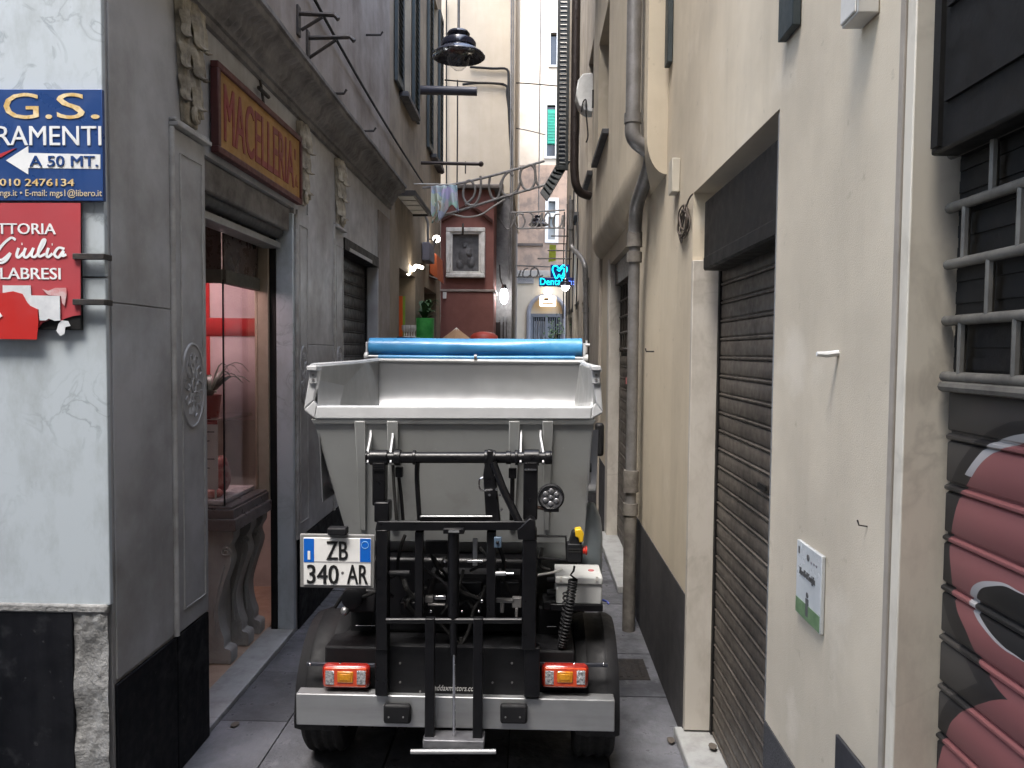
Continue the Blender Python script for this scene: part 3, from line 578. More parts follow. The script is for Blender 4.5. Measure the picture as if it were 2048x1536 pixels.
MB().box(.735, D1+.1, 2.50, 3.76, 0, .05).build('door_step', step_marble, rb, bevel=.008)
# second shutter further on
MB().box(XR-.004, XR+.11, 7.70, 7.758, .0, 2.84).build('door_jamb', old_marble, rb, bevel=.004); MB().box(XR-.006, XR+.002, 7.76, 7.90, .0, 2.9).build('door_jamb', old_marble, rb, bevel=.003)
rs = MB().box(XR+.13, XR+.15, 6.05, 7.75, 0, 2.8).build('roller_shutter', blackbox, rb)
sm = slat_mesh('slat', 1.63, .11, slat_brown)
for k in range(17): inst('slat', sm, (XR+.115, 6.06, .04+k*.11), rs)
for k in range(5): MB().cyl((XR+.11, 6.06, 1.98+k*.16), (XR+.11, 7.69, 1.98+k*.16), .013, n=8).build('grille_bar', slat_brown, rs)
for k in range(9): MB().cyl((XR+.11, 6.2+k*.18, 1.95), (XR+.11, 6.2+k*.18, 2.62), .011, n=8).build('grille_bar', slat_brown, rs)
MB().box(XR+.05, XR+.13, 6.06, 7.69, 2.62, 2.838).build('shutter_box', slat_brown, rb, bevel=.004)
MB().box(.70, XR+.12, 6.0, 7.86, 0, .06).build('door_step', step_marble, rb, bevel=.008)
# near shutter with the painted figure
D2 = XR+.066
MB().box(XR-.004, D2+.05, 1.585, 1.622, 0, 3.4).build('door_jamb', marble('pale travertine', (.64, .59, .49), (.42, .38, .31), 3.5, (.36, .32, .26), .65, .55, .05), rb, bevel=.003)
MB().box(XR-.008, XR+.004, 1.624, 1.646, 0, 6.55).build('edge_bead', mat('taupe strip', (.34, .30, .25), .7, scale=5), rb, bevel=.003)
MB().box(XR+.02, D2+.04, -1.3, 1.56, 2.35, 3.4).build('shutter_box', blackbox, rb, bevel=.006)
MB().box(XR+.012, XR+.021, -1.3, 1.5, 2.44, 2.446).box(XR+.012, XR+.021, -1.3, 1.5, 2.62, 2.626).box(XR+.010, XR+.021, 1.515, 1.54, 2.36, 3.4).build('box_seam', blackbox, rb)
# paint of the near shutter: dark grey metal with a rose coloured figure, black outline and white edge strokes
gm = bpy.data.materials.new('painted shutter'); gm.use_nodes = True; t = gm.node_tree; N = t.nodes; L = t.links; b = N['Principled BSDF']; b.inputs['Roughness'].default_value = .45
geo = N.new('ShaderNodeNewGeometry'); sep = N.new('ShaderNodeSeparateXYZ')
wn = N.new('ShaderNodeTexNoise'); wn.inputs['Scale'].default_value = 5; L.new(geo.outputs['Position'], wn.inputs['Vector'])
wv = N.new('ShaderNodeVectorMath'); wv.operation = 'MULTIPLY_ADD'; wv.inputs[1].default_value = (.04, .04, .04); L.new(wn.outputs['Color'], wv.inputs[0]); L.new(geo.outputs['Position'], wv.inputs[2]); L.new(wv.outputs[0], sep.inputs[0])
def M_(op, a, b_=None, c_=None):
    n = N.new('ShaderNodeMath'); n.operation = op
    for i, v in enumerate((a, b_, c_)):
        if v is None: continue
        if isinstance(v, (int, float)): n.inputs[i].default_value = v
        else: L.new(v, n.inputs[i])
    return n.outputs[0]
def ell(y, z, ry, rz):
    dy = M_('DIVIDE', M_('SUBTRACT', sep.outputs[1], y+.02), ry); dz = M_('DIVIDE', M_('SUBTRACT', sep.outputs[2], z+.02), rz)
    return M_('SQRT', M_('ADD', M_('MULTIPLY', dy, dy), M_('MULTIPLY', dz, dz)))
def mixc(f, a, b_):
    x = N.new('ShaderNodeMix'); x.data_type = 'RGBA'; L.new(f, x.inputs[0])
    for s, v in ((6, a), (7, b_)):
        if isinstance(v, tuple): x.inputs[s].default_value = (*v, 1)
        else: L.new(v, x.inputs[s])
    return x.outputs[2]
lt = lambda a, v: M_('LESS_THAN', a, v)
tn = N.new('ShaderNodeTexNoise'); tn.inputs['Scale'].default_value = 4; tn.inputs['Detail'].default_value = 4; L.new(geo.outputs['Position'], tn.inputs['Vector'])
rose = mixc(tn.outputs['Fac'], (.205, .07, .066), (.15, .058, .06)); base = mixc(tn.outputs['Fac'], (.030, .027, .024), (.045, .040, .036))
hd = ell(1.27, 1.56, .285, .245); bd = ell(1.22, 1.02, .36, .33); eye = ell(1.33, 1.475, .125, .055); hl = ell(1.33, 1.50, .31, .272)
c = base
c = mixc(lt(bd, 1.10), c, (.012, .011, .011)); c = mixc(lt(hd, 1.16), c, (.012, .011, .011))
c = mixc(lt(bd, 1.0), c, rose); c = mixc(lt(hd, 1.0), c, rose)
rim = M_('MULTIPLY', lt(M_('ABSOLUTE', M_('SUBTRACT', hd, 1.03)), .035), M_('GREATER_THAN', sep.outputs[2], 1.73)); c = mixc(rim, c, (.30, .29, .285))
c = mixc(lt(eye, 1.16), c, (.30, .29, .285)); c = mixc(lt(ell(1.315, 1.475, .125, .055), 1.12), c, (.010, .010, .010))
c = mixc(lt(ell(1.43, 1.0, .10, .10), 1), c, (.20, .17, .17))
L.new(c, b.inputs['Base Color'])
rs = MB().box(D2+.03, D2+.05, -1.3, 1.6, 0, 2.4).build('graffiti_shutter', blackbox, rb, label='roller shutter with a rose coloured graffiti figure and grille above')
sm = slat_mesh('slat', 2.87, .1055, gm, 1.1)
for k in range(18): inst('slat', sm, (D2+.022, -1.295, -.02+k*.1055), rs)
gmt = mat('grey olive grille paint', (.13, .122, .105), .5, c2=(.07, .065, .056), scale=12)
gz = [1.905, 2.02, 2.135, 2.25, 2.36]
for z in gz: MB().cyl((D2+.008, -1.29, z), (D2+.008, 1.58, z), .0108, n=10).build('grille_bar', gmt, rs)
vb = {}
for r_ in range(4):
    off = .085*(r_ % 2)
    for k in range(16):
        y = 1.52-off-k*.17
        o = MB().cyl((D2+.008, y, gz[r_]), (D2+.008, y, gz[r_+1]), .0088, n=8) if r_ not in vb else None
        if o: vb[r_] = o.build('grille_bar', gmt, rs); vb[r_+10] = y
        else:
            q = bpy.data.objects.new('grille_bar', vb[r_].data); col.objects.link(q); q.location = (0, y-vb[r_+10], 0); adopt(q, rs)
for k in range(10): MB().box(D2+.026, D2+.034, -1.29, 1.58, 1.92+k*.045, 1.945+k*.045).build('louvre', blackbox, rs)
MB().cyl((D2+.0, -1.29, 1.885), (D2+.0, 1.57, 1.885), .011, n=8).build('hinge_rod', gmt, rs)

# ---- small things fixed to the right wall
o = MB().box(XR-.05, XR-.001, 1.76, 1.85, 2.725, 2.95).box(XR-.056, XR-.05, 1.765, 1.845, 2.73, 2.94).build('junction_box', offwhite, bevel=.004)
tag(o, 'white junction box on the plaster at the top of the near pier', 'junction box')
q = PX(1677, 706, XR); tag(MB().tube([q, q+Vector((-.03, 0, -.004)), q+Vector((-.055, 0, -.003))], [.008, .008, .006], 8).build('wall_peg', whitepaint), 'short white peg sticking out of the beige plaster', 'peg')
q = PX(1735, 1053, XR); tag(MB().tube([q, q+Vector((-.018, .004, .002)), q+Vector((-.022, .004, .014))], .002, 6).build('bent_nail', iron), 'bent nail in the plaster right of the enamel street plaque', 'nail')
q = PX(1308, 703, XR); tag(MB().tube([q, q+Vector((-.05, 0, 0)), q+Vector((-.055, 0, .02))], .005, 6).build('wall_hook', iron), 'small hook on the plaster beside the first shutter', 'hook')
o = MB().box(XR-.045, XR-.001, 4.08, 4.19, 2.81, 2.99).build('conduit_cover', mat('cream plastic', (.55, .51, .43), .5), bevel=.004); tag(o, 'cream plastic cover plate on the wall above the cable coil', 'cover')
pts = []
for k in range(64):
    a = k/64*2*PI*3.3; r_ = .085+.025*math.sin(k*.7); pts.append((XR-.014-.006*math.sin(k*1.1), 3.90+r_*math.cos(a)*(1.15+.2*math.sin(a*.37)), 2.615+r_*math.sin(a)*1.05))
pts = [(XR-.01, 3.70, 2.72), (XR-.02, 3.76, 2.70)]+pts
cc = thing('cable_coil', (XR, 3.9, 2.5), 'tangled brown coil of cable hanging on the wall by the first shutter box', 'cable')
MB().tube(smooth_path(pts, 3), .0045, 6).build('coil', mat('brown cable', (.09, .07, .055), .6), cc); MB().tube(smooth_path([(XR-.018, 3.99, 2.66), (XR-.022, 3.93, 2.60), (XR-.018, 3.84, 2.57), (XR-.02, 3.82, 2.64), (XR-.018, 3.95, 2.58)], 4), .0045, 6).build('loose_end', MATS['brown cable'], cc)
pl = thing('street_plaque', PX(1625, 1160, XR), 'small white plaque with printed heading and green foot on the near pier', 'plaque')
y0, y1, z0, z1 = 1.98, 2.165, 1.255, 1.412
MB().box(XR-.012, XR-.001, y0, y1, 1.205, 1.415).build('panel', mat('plaque white', (.55, .57, .57), .3), pl, bevel=.002)
MB().box(XR-.0132, XR-.0118, y0+.003, y1-.003, 1.208, 1.252).build('green_band', mat('plaque green', (.10, .17, .085), .4, c2=(.16, .24, .13), scale=30), pl)
dk = mat('dark print', (.10, .10, .10), .5)
text('Macelli di Soziglia', (XR-.012, y1-.03, 1.318), -YV, ZV, .115, .026, dk, pl, bold=.015, depth=.0008, lift=.001)
MB().cyl((XR-.0135, 2.075, 1.385), (XR-.0118, 2.075, 1.385), .009).build('emblem', dk, pl)
for k in range(3): MB().cyl((XR-.0132, 2.05-k*.018, 1.378), (XR-.0118, 2.05-k*.018, 1.378), .004).build('emblem', MATS['grey print'], pl)
MB().box(XR-.0132, XR-.0118, 2.14, 2.15, 1.38, 1.40).build('emblem', dk, pl)
MB().box(XR-.0134, XR-.0118, 2.065, 2.085, 1.22, 1.27).cyl((XR-.0134, 2.075, 1.28), (XR-.0118, 2.075, 1.28), .008).build('pictogram', dk, pl)
o = MB().box(XR-.01, XR-.001, 1.70, 1.868, .70, .995).build('dark_plate', mat('dark grey enamel', (.035, .036, .041), .35), bevel=.002); tag(o, 'dark grey plate low on the near pier at the bottom edge', 'plate')
# grey downpipe
dp = thing('downpipe', (.69, 5.22, 0), 'grey zinc downpipe with elbows running down beside the first shutter pier', 'downpipe')
MB().tube([(.59, 4.62, 6.5), (.59, 4.62, 3.31)], .044, 14).build('upper_pipe', zinc, dp)
MB().tube(smooth_path([(.59, 4.62, 3.34), (.59, 4.62, 3.27), (.62, 4.63, 3.22), (.70, 4.66, 3.17), (.715, 4.7, 3.12), (.71, 4.85, 3.06), (.70, 5.0, 3.0), (.69, 5.12, 2.93), (.69, 5.18, 2.82), (.69, 5.2, 2.72)], 4), .046, 14).build('elbow', zinc, dp)
for z in (3.36, 4.6, 6): MB().cyl((.59, 4.62, z-.03), (.59, 4.62, z+.03), .052).build('collar', zinc, dp)
MB().cyl((.69, 5.2, .85), (.69, 5.2, 2.74), .038).build('lower_pipe', zinc, dp); MB().cyl((.69, 5.2, 0), (.69, 5.2, .86), .044).build('iron_foot', dirty_pipe, dp)
for z, h in ((2.72, .05), (2.60, .035), (1.10, .03), (1.02, .03), (.86, .04)): MB().cyl((.69, 5.2, z-h), (.69, 5.2, z+h), .052).build('collar', dirty_pipe, dp)
MB().cyl((.69, 5.2, .98), (.69, 5.2, 1.12), .054).build('coupling', dirty_pipe, dp)
q = PX(1267, 762, .65); MB().prism([(.645, 5.185, 1.73), (.645, 5.225, 1.73), (.645, 5.205, 1.775)], (.004, 0, 0)).build('red_sticker', mat('dark red sticker', (.2, .02, .02), .5), dp)

# ================================================================== right: the building further on
fb = thing('far_right_building', (XR, RE, 0), 'grey beige building with shopfronts further down the right side', 'building')
mb = MB(); cells(mb, 'x', XR-.03, XR+.4, RE+.002, 17.5, 0, 10.5, [(10.3, 11.6, -.1, 2.7), (12.4, 13.8, -.1, 2.8), (14.6, 16.6, -.1, 2.8), (9.9, 10.8, 4.3, 6.0), (12.8, 13.7, 4.3, 6.0)])
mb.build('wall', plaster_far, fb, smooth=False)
MB().box(XR-.036, XR-.029, RE+.01, 10.28, 0, .7).build('dado', dado, fb)
for (y0, y1) in ((10.3, 11.6), (12.4, 13.8), (14.6, 16.6)):
    MB().box(XR+.1, XR+.12, y0, y1, .4, 2.7).build('shop_pane', win_glass, fb)
    MB().box(XR+.05, XR+.12, y0, y0+.07, 0, 2.7).box(XR+.05, XR+.12, y1-.07, y1, 0, 2.7).box(XR+.05, XR+.12, y0+.07, y1-.07, 2.1, 2.2).box(XR+.05, XR+.12, y0+.07, y1-.07, 0, .4).build('shop_frame', brown_pipe if y0 != 12.4 else zinc, fb, bevel=.004)
for (y0, y1) in ((9.9, 10.8), (12.8, 13.7)): MB().box(XR+.1, XR+.12, y0, y1, 4.3, 6.0).build('window_pane', win_glass, fb); MB().box(XR-.1, XR+.1, y0-.05, y1+.05, 4.24, 4.297).build('window_sill', MATS['slate'], fb)
# open louvred shutter standing out from the wall, with its lower flap pushed out
darkgreen = mat('black green shutter paint', (.006, .009, .009), .55, c2=(.010, .014, .014), scale=6)
sh = thing('louvred_shutter', P(1125, 340, 9.5), 'dark green louvred shutter standing open from the right wall', 'shutter')
a, b = P(1112, 340, 9.5), P(1141, -60, 9.5)
x0, x1, z0, z1 = a.x, b.x, a.z, b.z+1.2
MB().box(x0, x0+.035, 9.48, 9.53, z0, z1).box(x1-.035, x1, 9.48, 9.53, z0, z1).box(x0+.035, x1-.035, 9.48, 9.53, z0, z0+.06).box(x0+.035, x1-.035, 9.48, 9.53, z1-.06, z1).build('frame', darkgreen, sh, bevel=.003)
lv = None
for k in range(int((z1-z0-.14)/.055)):
    z = z0+.075+k*.055
    if lv is None: lv = MB().hexa([(x0+.036, 9.485, 0), (x1-.036, 9.485, 0), (x1-.036, 9.525, .058), (x0+.036, 9.525, .058), (x0+.036, 9.485, .008), (x1-.036, 9.485, .008), (x1-.036, 9.525, .066), (x0+.036, 9.525, .066)]).build('louvre', darkgreen, sh, smooth=False); lv.location.z = z
    else: q = bpy.data.objects.new('louvre', lv.data); col.objects.link(q); q.location = (0, 0, z); adopt(q, sh)
c0, c1, c2, c3 = P(1141, 322, 9.6), P(1116, 322, 9.6), P(1080, 385, 9.3), P(1094, 402, 9.3)
MB().prism([c0, c1, c2, c3], (0, .05, .0)).build('flap', darkgreen, sh, bevel=.004)
for k in range(7):
    u = (k+.7)/8; MB().cyl(c1.lerp(c2, u)+Vector((.01, -.004, 0)), c0.lerp(c3, u)+Vector((-.02, -.004, 0)), .012, n=6).build('louvre', darkgreen, sh)
bp = thing('brown_downpipe', P(1149, 380, 9.2), 'glossy brown drainpipe ending in an elbow next to the louvred shutter', 'downpipe')
a = P(1149, 300, 9.2); MB().tube([(a.x, 9.2, 10.4), (a.x, 9.2, a.z)], .052, 14).build('pipe', brown_pipe, bp)
MB().tube(smooth_path([(a.x, 9.2, a.z+.03), P(1149, 345, 9.2), P(1153, 372, 9.2), P(1163, 386, 9.25), P(1180, 392, 9.3)], 5), .052, 14).build('elbow', brown_pipe, bp)
eb = thing('meter_box', P(1168, 220, 8.9), 'white plastic utility box with loose wires high on the right wall', 'utility box')
a, b = P(1152, 222, 8.9), P(1186, 146, 8.9)
pts = [P(x, y, 8.85) for x, y in ((1156, 160), (1166, 147), (1186, 145), (1186, 224), (1170, 222), (1158, 210), (1152, 190))]
MB().prism(pts, (0, .22, 0)).build('case', whitepaint, eb, bevel=.01); MB().tube(smooth_path([P(x, y, 8.83) for x, y in ((1163, 224), (1166, 205), (1172, 200), (1172, 225), (1176, 270), (1172, 285))], 4), .008, 6).build('wire', black_plastic, eb)
MB().box(xj-.02, xj+.02, RE+.01, RE+.03, 4.7, 4.9).build('bracket', iron, eb)
tp = thing('thin_grey_pipe', P(1170, 680, 11), 'thin grey pipe with a double bend further along the right wall', 'pipe')
MB().tube(smooth_path([P(x, y, Y) for x, y, Y in ((1142, 400, 10.6), (1142, 470, 10.6), (1143, 492, 10.6), (1150, 502, 10.5), (1163, 517, 10.2), (1169, 530, 10.0), (1171, 560, 10.0), (1172, 680, 10.0))], 4)+[Vector((P(1172, 680, 10).x, 10.0, .0))], .036, 10).build('pipe', zinc, tp)
for y in (455, 560, 620): q = P(1142 if y < 500 else 1171.5, y, 10.6 if y < 500 else 10); MB().cyl(q-ZV*.03, q+ZV*.03, .045).build('collar', zinc, tp)

random.seed(5)
for k in range(5):
    x = 1122+k*5; pts = [PX(x+random.uniform(-2, 2), yy, XR-.06) for yy in (400, 440, 480, 520, 555)]
    tag(MB().tube(smooth_path([Vector((XR-.06-.02*k, 12.5+k*.9+.1*math.sin(i*1.7+k), 4.9-i*.45)) for i in range(6)], 4), .012, 6).build('wall_cable', black_plastic), '%s of the dark cables running down the far right wall' % ('nearest', 'second', 'third', 'fourth', 'farthest')[k], 'cable', 'cables on the far right wall')
# ================================================================== left: the next building
nb = thing('brown_building', (XL, 8.46, 0), 'ochre brown building with small shops past the butcher on the left', 'building')
mb = MB(); cells(mb, 'x', XL-.4, XL-.01, YE+.004, 13.15, 0, 10.5, [(9.1, 10.35, -.1, 2.95), (11.2, 12.6, -.1, 2.9), (9.2, 9.95, 5.05, 6.9), (11.85, 12.65, 5.0, 7.6)])
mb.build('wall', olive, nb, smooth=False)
MB().box(XL-.3, XL-.28, 9.1, 10.35, 0, 2.95).box(XL-.3, XL-.28, 11.2, 12.6, 0, 2.9).build('dark_shop_backing', blackbox, nb)  # black sheets stand in for the shade inside the shops
for (y0, y1, l0, l1, z0, z1) in ((9.2, 9.95, 8.72, 10.42, 5.05, 6.9), (11.85, 12.65, 11.35, 13.1, 5.0, 7.6)):
    MB().box(XL-.16, XL-.14, y0, y1, z0, z1).build('window_pane', win_glass, nb)
    MB().box(XL-.14, XL-.1, y0, y0+.06, z0, z1).box(XL-.14, XL-.1, y1-.06, y1, z0, z1).box(XL-.14, XL-.1, y0+.06, y1-.06, z1-.06, z1).box(XL-.14, XL-.1, (y0+y1)/2-.03, (y0+y1)/2+.03, z0, z1-.06).build('window_frame', offwhite, nb)
    MB().box(XL-.1, XL+.1, y0-.12, y1+.12, z0-.06, z0-.002).build('window_sill', MATS['slate'], nb, bevel=.004)
    for (a, b) in ((l0, y0-.01), (y1+.01, l1)):
        lf_ = MB().box(XL, XL+.04, a, a+.06, z0, z1).box(XL, XL+.04, b-.06, b, z0, z1).box(XL, XL+.04, a+.06, b-.06, z0, z0+.08).box(XL, XL+.04, a+.06, b-.06, z1-.08, z1).box(XL+.004, XL+.012, a+.05, b-.05, z0+.05, z1-.05).build('shutter_leaf', green_shutter, nb, bevel=.003)
        lv = None
        for k in range(int((z1-z0-.18)/.075)):
            z = z0+.1+k*.075
            if lv is None: lv = MB().hexa([(XL+.034, a+.06, 0), (XL+.034, b-.06, 0), (XL+.012, b-.06, .045), (XL+.012, a+.06, .045), (XL+.036, a+.06, .01), (XL+.036, b-.06, .01), (XL+.014, b-.06, .055), (XL+.014, a+.06, .055)]).build('louvre', green_shutter, lf_, smooth=False); lv.location.z = z
            else: q = bpy.data.objects.new('louvre', lv.data); col.objects.link(q); q.location = (0, 0, z); adopt(q, lf_)
# poles sticking out from the wall, clothes drying on one
a, b = P(838, 180, 10.75), P(954, 183, 10.75)
tag(MB().tube([(XL-.02, 10.75, a.z), b], .062, 14).build('awning_roll', mat('violet grey pole', (.035, .032, .042), .45)), 'thick dark pole sticking out horizontally under the hanging lamp', 'pole')
a, b = P(838, 326, 10.85), P(962, 328, 10.85); t = thing('clothes_pole', (XL, 10.85, a.z), 'thin dark pole sticking out above the shrine roof', 'pole')
MB().tube([(XL-.02, 10.85, a.z), b], .026, 10).sph(b, .04, 8, 6).build('pole', brown_pipe, t); q = P(931, 340, 10.85); MB().tube([q+ZV*.12, q-ZV*.05], .01, 6).build('pin', iron, t)
q0, q1 = P(846, 372, 10.2), P(912, 372, 10.2); t = thing('laundry', q0, 'pale patterned cloth drying on a short line over the shrine', 'laundry')
MB().tube([(XL-.02, 10.2, q0.z+.03), q1+ZV*.02], .008, 6).build('line', offwhite, t)
cl = bpy.data.materials.new('patterned cloth'); cl.use_nodes = True; n_ = cl.node_tree; vr = n_.nodes.new('ShaderNodeTexVoronoi'); vr.inputs['Scale'].default_value = 9
gg = n_.nodes.new('ShaderNodeNewGeometry'); n_.links.new(gg.outputs['Position'], vr.inputs['Vector']); mx = n_.nodes.new('ShaderNodeMix'); mx.data_type = 'RGBA'; mx.inputs[0].default_value = .82; n_.links.new(vr.outputs['Color'], mx.inputs[6]); mx.inputs[7].default_value = (.42, .50, .58, 1)
n_.links.new(mx.outputs[2], n_.nodes['Principled BSDF'].inputs['Base Color']); n_.nodes['Principled BSDF'].inputs['Roughness'].default_value = .9
c00, c10 = P(862, 372, 10.2), P(914, 370, 10.2)
def clo(u, v):
    drop = .46*(1-.55*abs(u-.35)) if u < .9 else .3
    return c00.lerp(c10, u)+Vector((.05*v*math.sin(u*9), .05*math.sin(u*22)*(.3+v), -drop*v*(1+.18*math.sin(u*15))-.03*v*math.sin(u*7)))
MB().grid(clo, 40, 14).build('cloth', cl, t, solid=.004, ang=80); 
MB().grid(lambda u, v: P(868, 405, 10.18).lerp(P(884, 400, 10.18), u)+Vector((.03*math.sin(v*5), .03*math.sin(u*8), -.28*v*(1-.3*u))), 8, 8).build('cloth_corner', mat('teal cloth', (.10, .22, .22), .9, c2=(.45, .35, .25), scale=12), t, solid=.004, ang=80)
# small louvred canopy on the wall, meter box, banners and lit signs of the shops
t = thing('vent_canopy', P(820, 440, 9.3), 'slatted pale canopy box projecting from the wall above the shop door', 'canopy')
a = [P(x, y, 9.3) for x, y in ((792, 408), (822, 408), (850, 443), (826, 441))]
c4 = [Vector((XL, 8.75, 3.76)), Vector((XL+.24, 8.75, 3.76)), Vector((XL+.24, 10.1, 3.76)), Vector((XL, 10.1, 3.76))]
MB().box(XL, XL+.24, 8.75, 8.79, 3.74, 3.80).box(XL, XL+.24, 10.06, 10.1, 3.74, 3.80).box(XL+.21, XL+.24, 8.79, 10.06, 3.74, 3.80).box(XL, XL+.21, 8.79, 10.06, 3.79, 3.81).build('frame', iron, t)
for k in range(4): MB().box(XL+.01, XL+.205, 8.83+k*.31, 9.08+k*.31, 3.755, 3.77).build('slat', offwhite, t)
t = thing('orange_banner', P(808, 670, 9.55), 'orange and green banner strips hanging in the first far shop doorway', 'banner')
for x0, x1, m_ in ((796, 805, mat('orange cloth', (.75, .12, .015), .7)), (805.5, 810, mat('lime cloth', (.28, .42, .04), .7))):
    a, b = P(x0, 592, 9.5), P(x1, 680, 9.5); MB().box(a.x, b.x, 9.5, 9.51, b.z-.6, a.z).build('strip', m_, t)
t = thing('lit_shop_sign', P(825, 545, 10.0), 'glowing curled shop sign over the far doorway on the left', 'lit sign')
wl = emis('warm neon', (1, .88, .72), 5)
MB().tube(smooth_path([P(x, y, 9.9) for x, y in ((803, 545), (812, 538), (817, 548), (820, 535), (826, 540), (832, 532), (846, 536))], 5), [.02]*31, 8).build('neon_tube', wl, t)
MB().tube([(XL-.02, 9.92, 3.10), P(812, 538, 9.92)], .012, 6).build('bracket', iron, t)
t = thing('globe_lamp', P(873, 478, 11.6), 'small lit globe lamp beside the shrine on the left wall', 'lamp'); q = P(873, 478, 11.6)
MB().sph(q, .055).build('globe', emis('globe glow', (1, .92, .8), 7), t); MB().tube([(XL-.02, 11.6, q.z), (q.x-.05, 11.6, q.z)], .014, 6).build('arm', iron, t)
t = thing('grey_meter_box', P(851, 500, 11), 'grey metal cabinet with pipes on the left wall above the orange awning', 'utility box')
a, b = P(843, 522, 11.0), P(862, 486, 11.0); MB().box(XL-.0, b.x, 10.9, 11.4, a.z, b.z).build('case', mat('grey cabinet', (.17, .17, .21), .5), t, bevel=.01); MB().tube([(b.x-.06, 11.1, b.z), (b.x-.06, 11.1, b.z+.3), (b.x-.12, 11.1, b.z+.5)], .02, 8).build('pipe', zinc, t)
MB().tube([(b.x-.02, 11.3, b.z-.05), (b.x+.03, 11.3, b.z+.12)], .025, 8).build('pipe', zinc, t)
t = thing('orange_awning', P(869, 535, 11.8), 'narrow orange awning folded against the left wall by the shrine', 'awning')
a, b = P(865, 560, 11.8), P(877, 505, 11.8); MB().hexa([(XL, 11.7, a.z+.1), (b.x, 11.7, a.z), (b.x, 12.5, a.z), (XL, 12.5, a.z+.1), (XL, 11.7, b.z+.02), (b.x-.02, 11.7, b.z-.04), (b.x-.02, 12.5, b.z-.04), (XL, 12.5, b.z+.02)]).build('cloth', mat('burnt orange cloth', (.48, .10, .025), .7), t, bevel=.01); MB().tube([(XL, 11.68, a.z+.05), (b.x, 11.68, a.z)], .015, 6).build('rail', iron, t)
t = thing('green_plant', P(850, 650, 10.8), 'leafy green plant in a bright green planter outside the far shop', 'plant')
a = P(846, 672, 10.6); MB().lathe([(0, -.95), (.13, -.95), (.16, 0), (.14, 0), (.12, -.9)], (a.x, 10.6, a.z+.25), n=16).build('planter', mat('green planter', (.02, .22, .04), .45, c2=(.06, .36, .08), scale=9), t)
gl = mat('green leaf', (.035, .085, .03), .5, c2=(.06, .13, .05), scale=12)
for k in range(34):
    an = random.uniform(0, 6.28); l = random.uniform(.12, .3); d = Vector((math.cos(an), math.sin(an), 0)); s_ = Vector((-d.y, d.x, 0)); c0 = Vector((a.x+.02, 10.6, a.z+.22)); h = random.uniform(.05, .3); pts = []
    for q_ in range(5):
        u = q_/4; wd = .03*math.sin(PI*min(1, u*.9+.1)); cp = c0+d*l*u+ZV*(h*math.sin(u*2.2)); pts += [cp-s_*wd, cp+s_*wd]
    MB().add(pts, [(i*2, i*2+1, i*2+3, i*2+2) for i in range(4)]).build('leaf', gl, t, recalc=False)
t = thing('cafe_counter', P(815, 670, 10), 'dark red cafe counter with glasses outside the first far shop', 'counter')
a, b = P(764, 668, 9.4), P(838, 668, 9.4); MB().box(XL, P(836, 668, 9.4).x, 8.9, 9.6, 0, a.z-.04).build('body', mat('dark red counter', (.05, .016, .014), .5), t, bevel=.01)
for k in range(5): q = P(808+k*5, 668, 9.3); MB().lathe([(.0, 0), (.025, 0), (.008, .02), (.008, .06), (.03, .1), (.028, .15)], (q.x, 9.3, a.z-.04), n=10).build('glass', offwhite, t)
t = thing('patio_umbrella', P(913, 668, 12.0), 'tan folded parasol top peeking over the truck in front of the shrine', 'umbrella')
a = P(913, 656, 11.8); MB().lathe([(0, .0), (.02, -.01), (.30, -.22), (.31, -.27), (.28, -.24), (0, -.03)], a, n=8).build('canopy', mat('tan cloth', (.33, .20, .11), .8), t, ang=20); MB().cyl(a-ZV*2.2, a-ZV*.03, .02).build('pole', iron, t)
for k in range(8): an = 2*PI*k/8; MB().tube([a+ZV*.003, a+Vector((.31*math.cos(an), .31*math.sin(an), -.255))], .006, 5).build('rib', offwhite, t)
t = thing('red_umbrella', P(967, 668, 12.4), 'domed red parasol top behind the truck tarpaulin', 'umbrella')
a = P(968, 663, 12.3); MB().lathe([(0, .0), (.08, -.006), (.17, -.03), (.22, -.07), (.235, -.12), (.22, -.13), (0, -.06)], a, n=16).build('canopy', mat('red cloth', (.30, .03, .015), .6), t); MB().cyl(a-ZV*2.2, a-ZV*.03, .02).build('pole', iron, t)

# ================================================================== the shrine in the bend of the alley
sb = thing('wayside_shrine', (-1.2, 13.2, 0), 'oxblood red shrine block with a gable moulding and a framed relief', 'shrine')
a, b = P(882, 377, 13.2), P(986, 700, 13.2); x0, x1, zt = a.x, b.x, a.z
MB().box(x0, x1, 13.2, 14.15, 0, zt).build('wall', redwall, sb, bevel=.01, smooth=False)
MB().box(x0-.02, x1+.04, 13.16, 14.1, P(900, 581, 13.2).z-.02, P(900, 581, 13.2).z+.02).build('string_course', mat('grey moulding', (.30, .25, .22), .7), sb, bevel=.006)
MB().box(x0+.005, x1+.005, 13.185, 13.3, 0, P(900, 585, 13.2).z).build('lower_wall', redwall, sb, smooth=False)
gp = [P(x, y, 13.2) for x, y in ((884, 441), (940, 410), (986, 444))]
mb = MB()
for p, q in ((gp[0], gp[1]), (gp[1], gp[2])): mb.hexa([p+Vector((0, -.07, -.03)), q+Vector((0, -.07, -.03)), q+Vector((0, .02, -.03)), p+Vector((0, .02, -.03)), p+Vector((0, -.09, .03)), q+Vector((0, -.09, .03)), q+Vector((0, .02, .03)), p+Vector((0, .02, .03))])
mb.build('gable_moulding', mat('dark oxblood', (.085, .032, .025), .8), sb, bevel=.006)
MB().hexa([(x0-.05, 13.05, zt-.02), (x1+.12, 13.05, zt-.02), (x1+.12, 14.2, zt-.02), (x0-.05, 14.2, zt-.02), (x0-.05, 13.05, zt+.03), (x1+.12, 13.05, zt+.03), (x1+.12, 14.2, zt+.3), (x0-.05, 14.2, zt+.3)]).build('roof', mat('roof slate', (.10, .085, .075), .8, bump=.3), sb, bevel=.006)
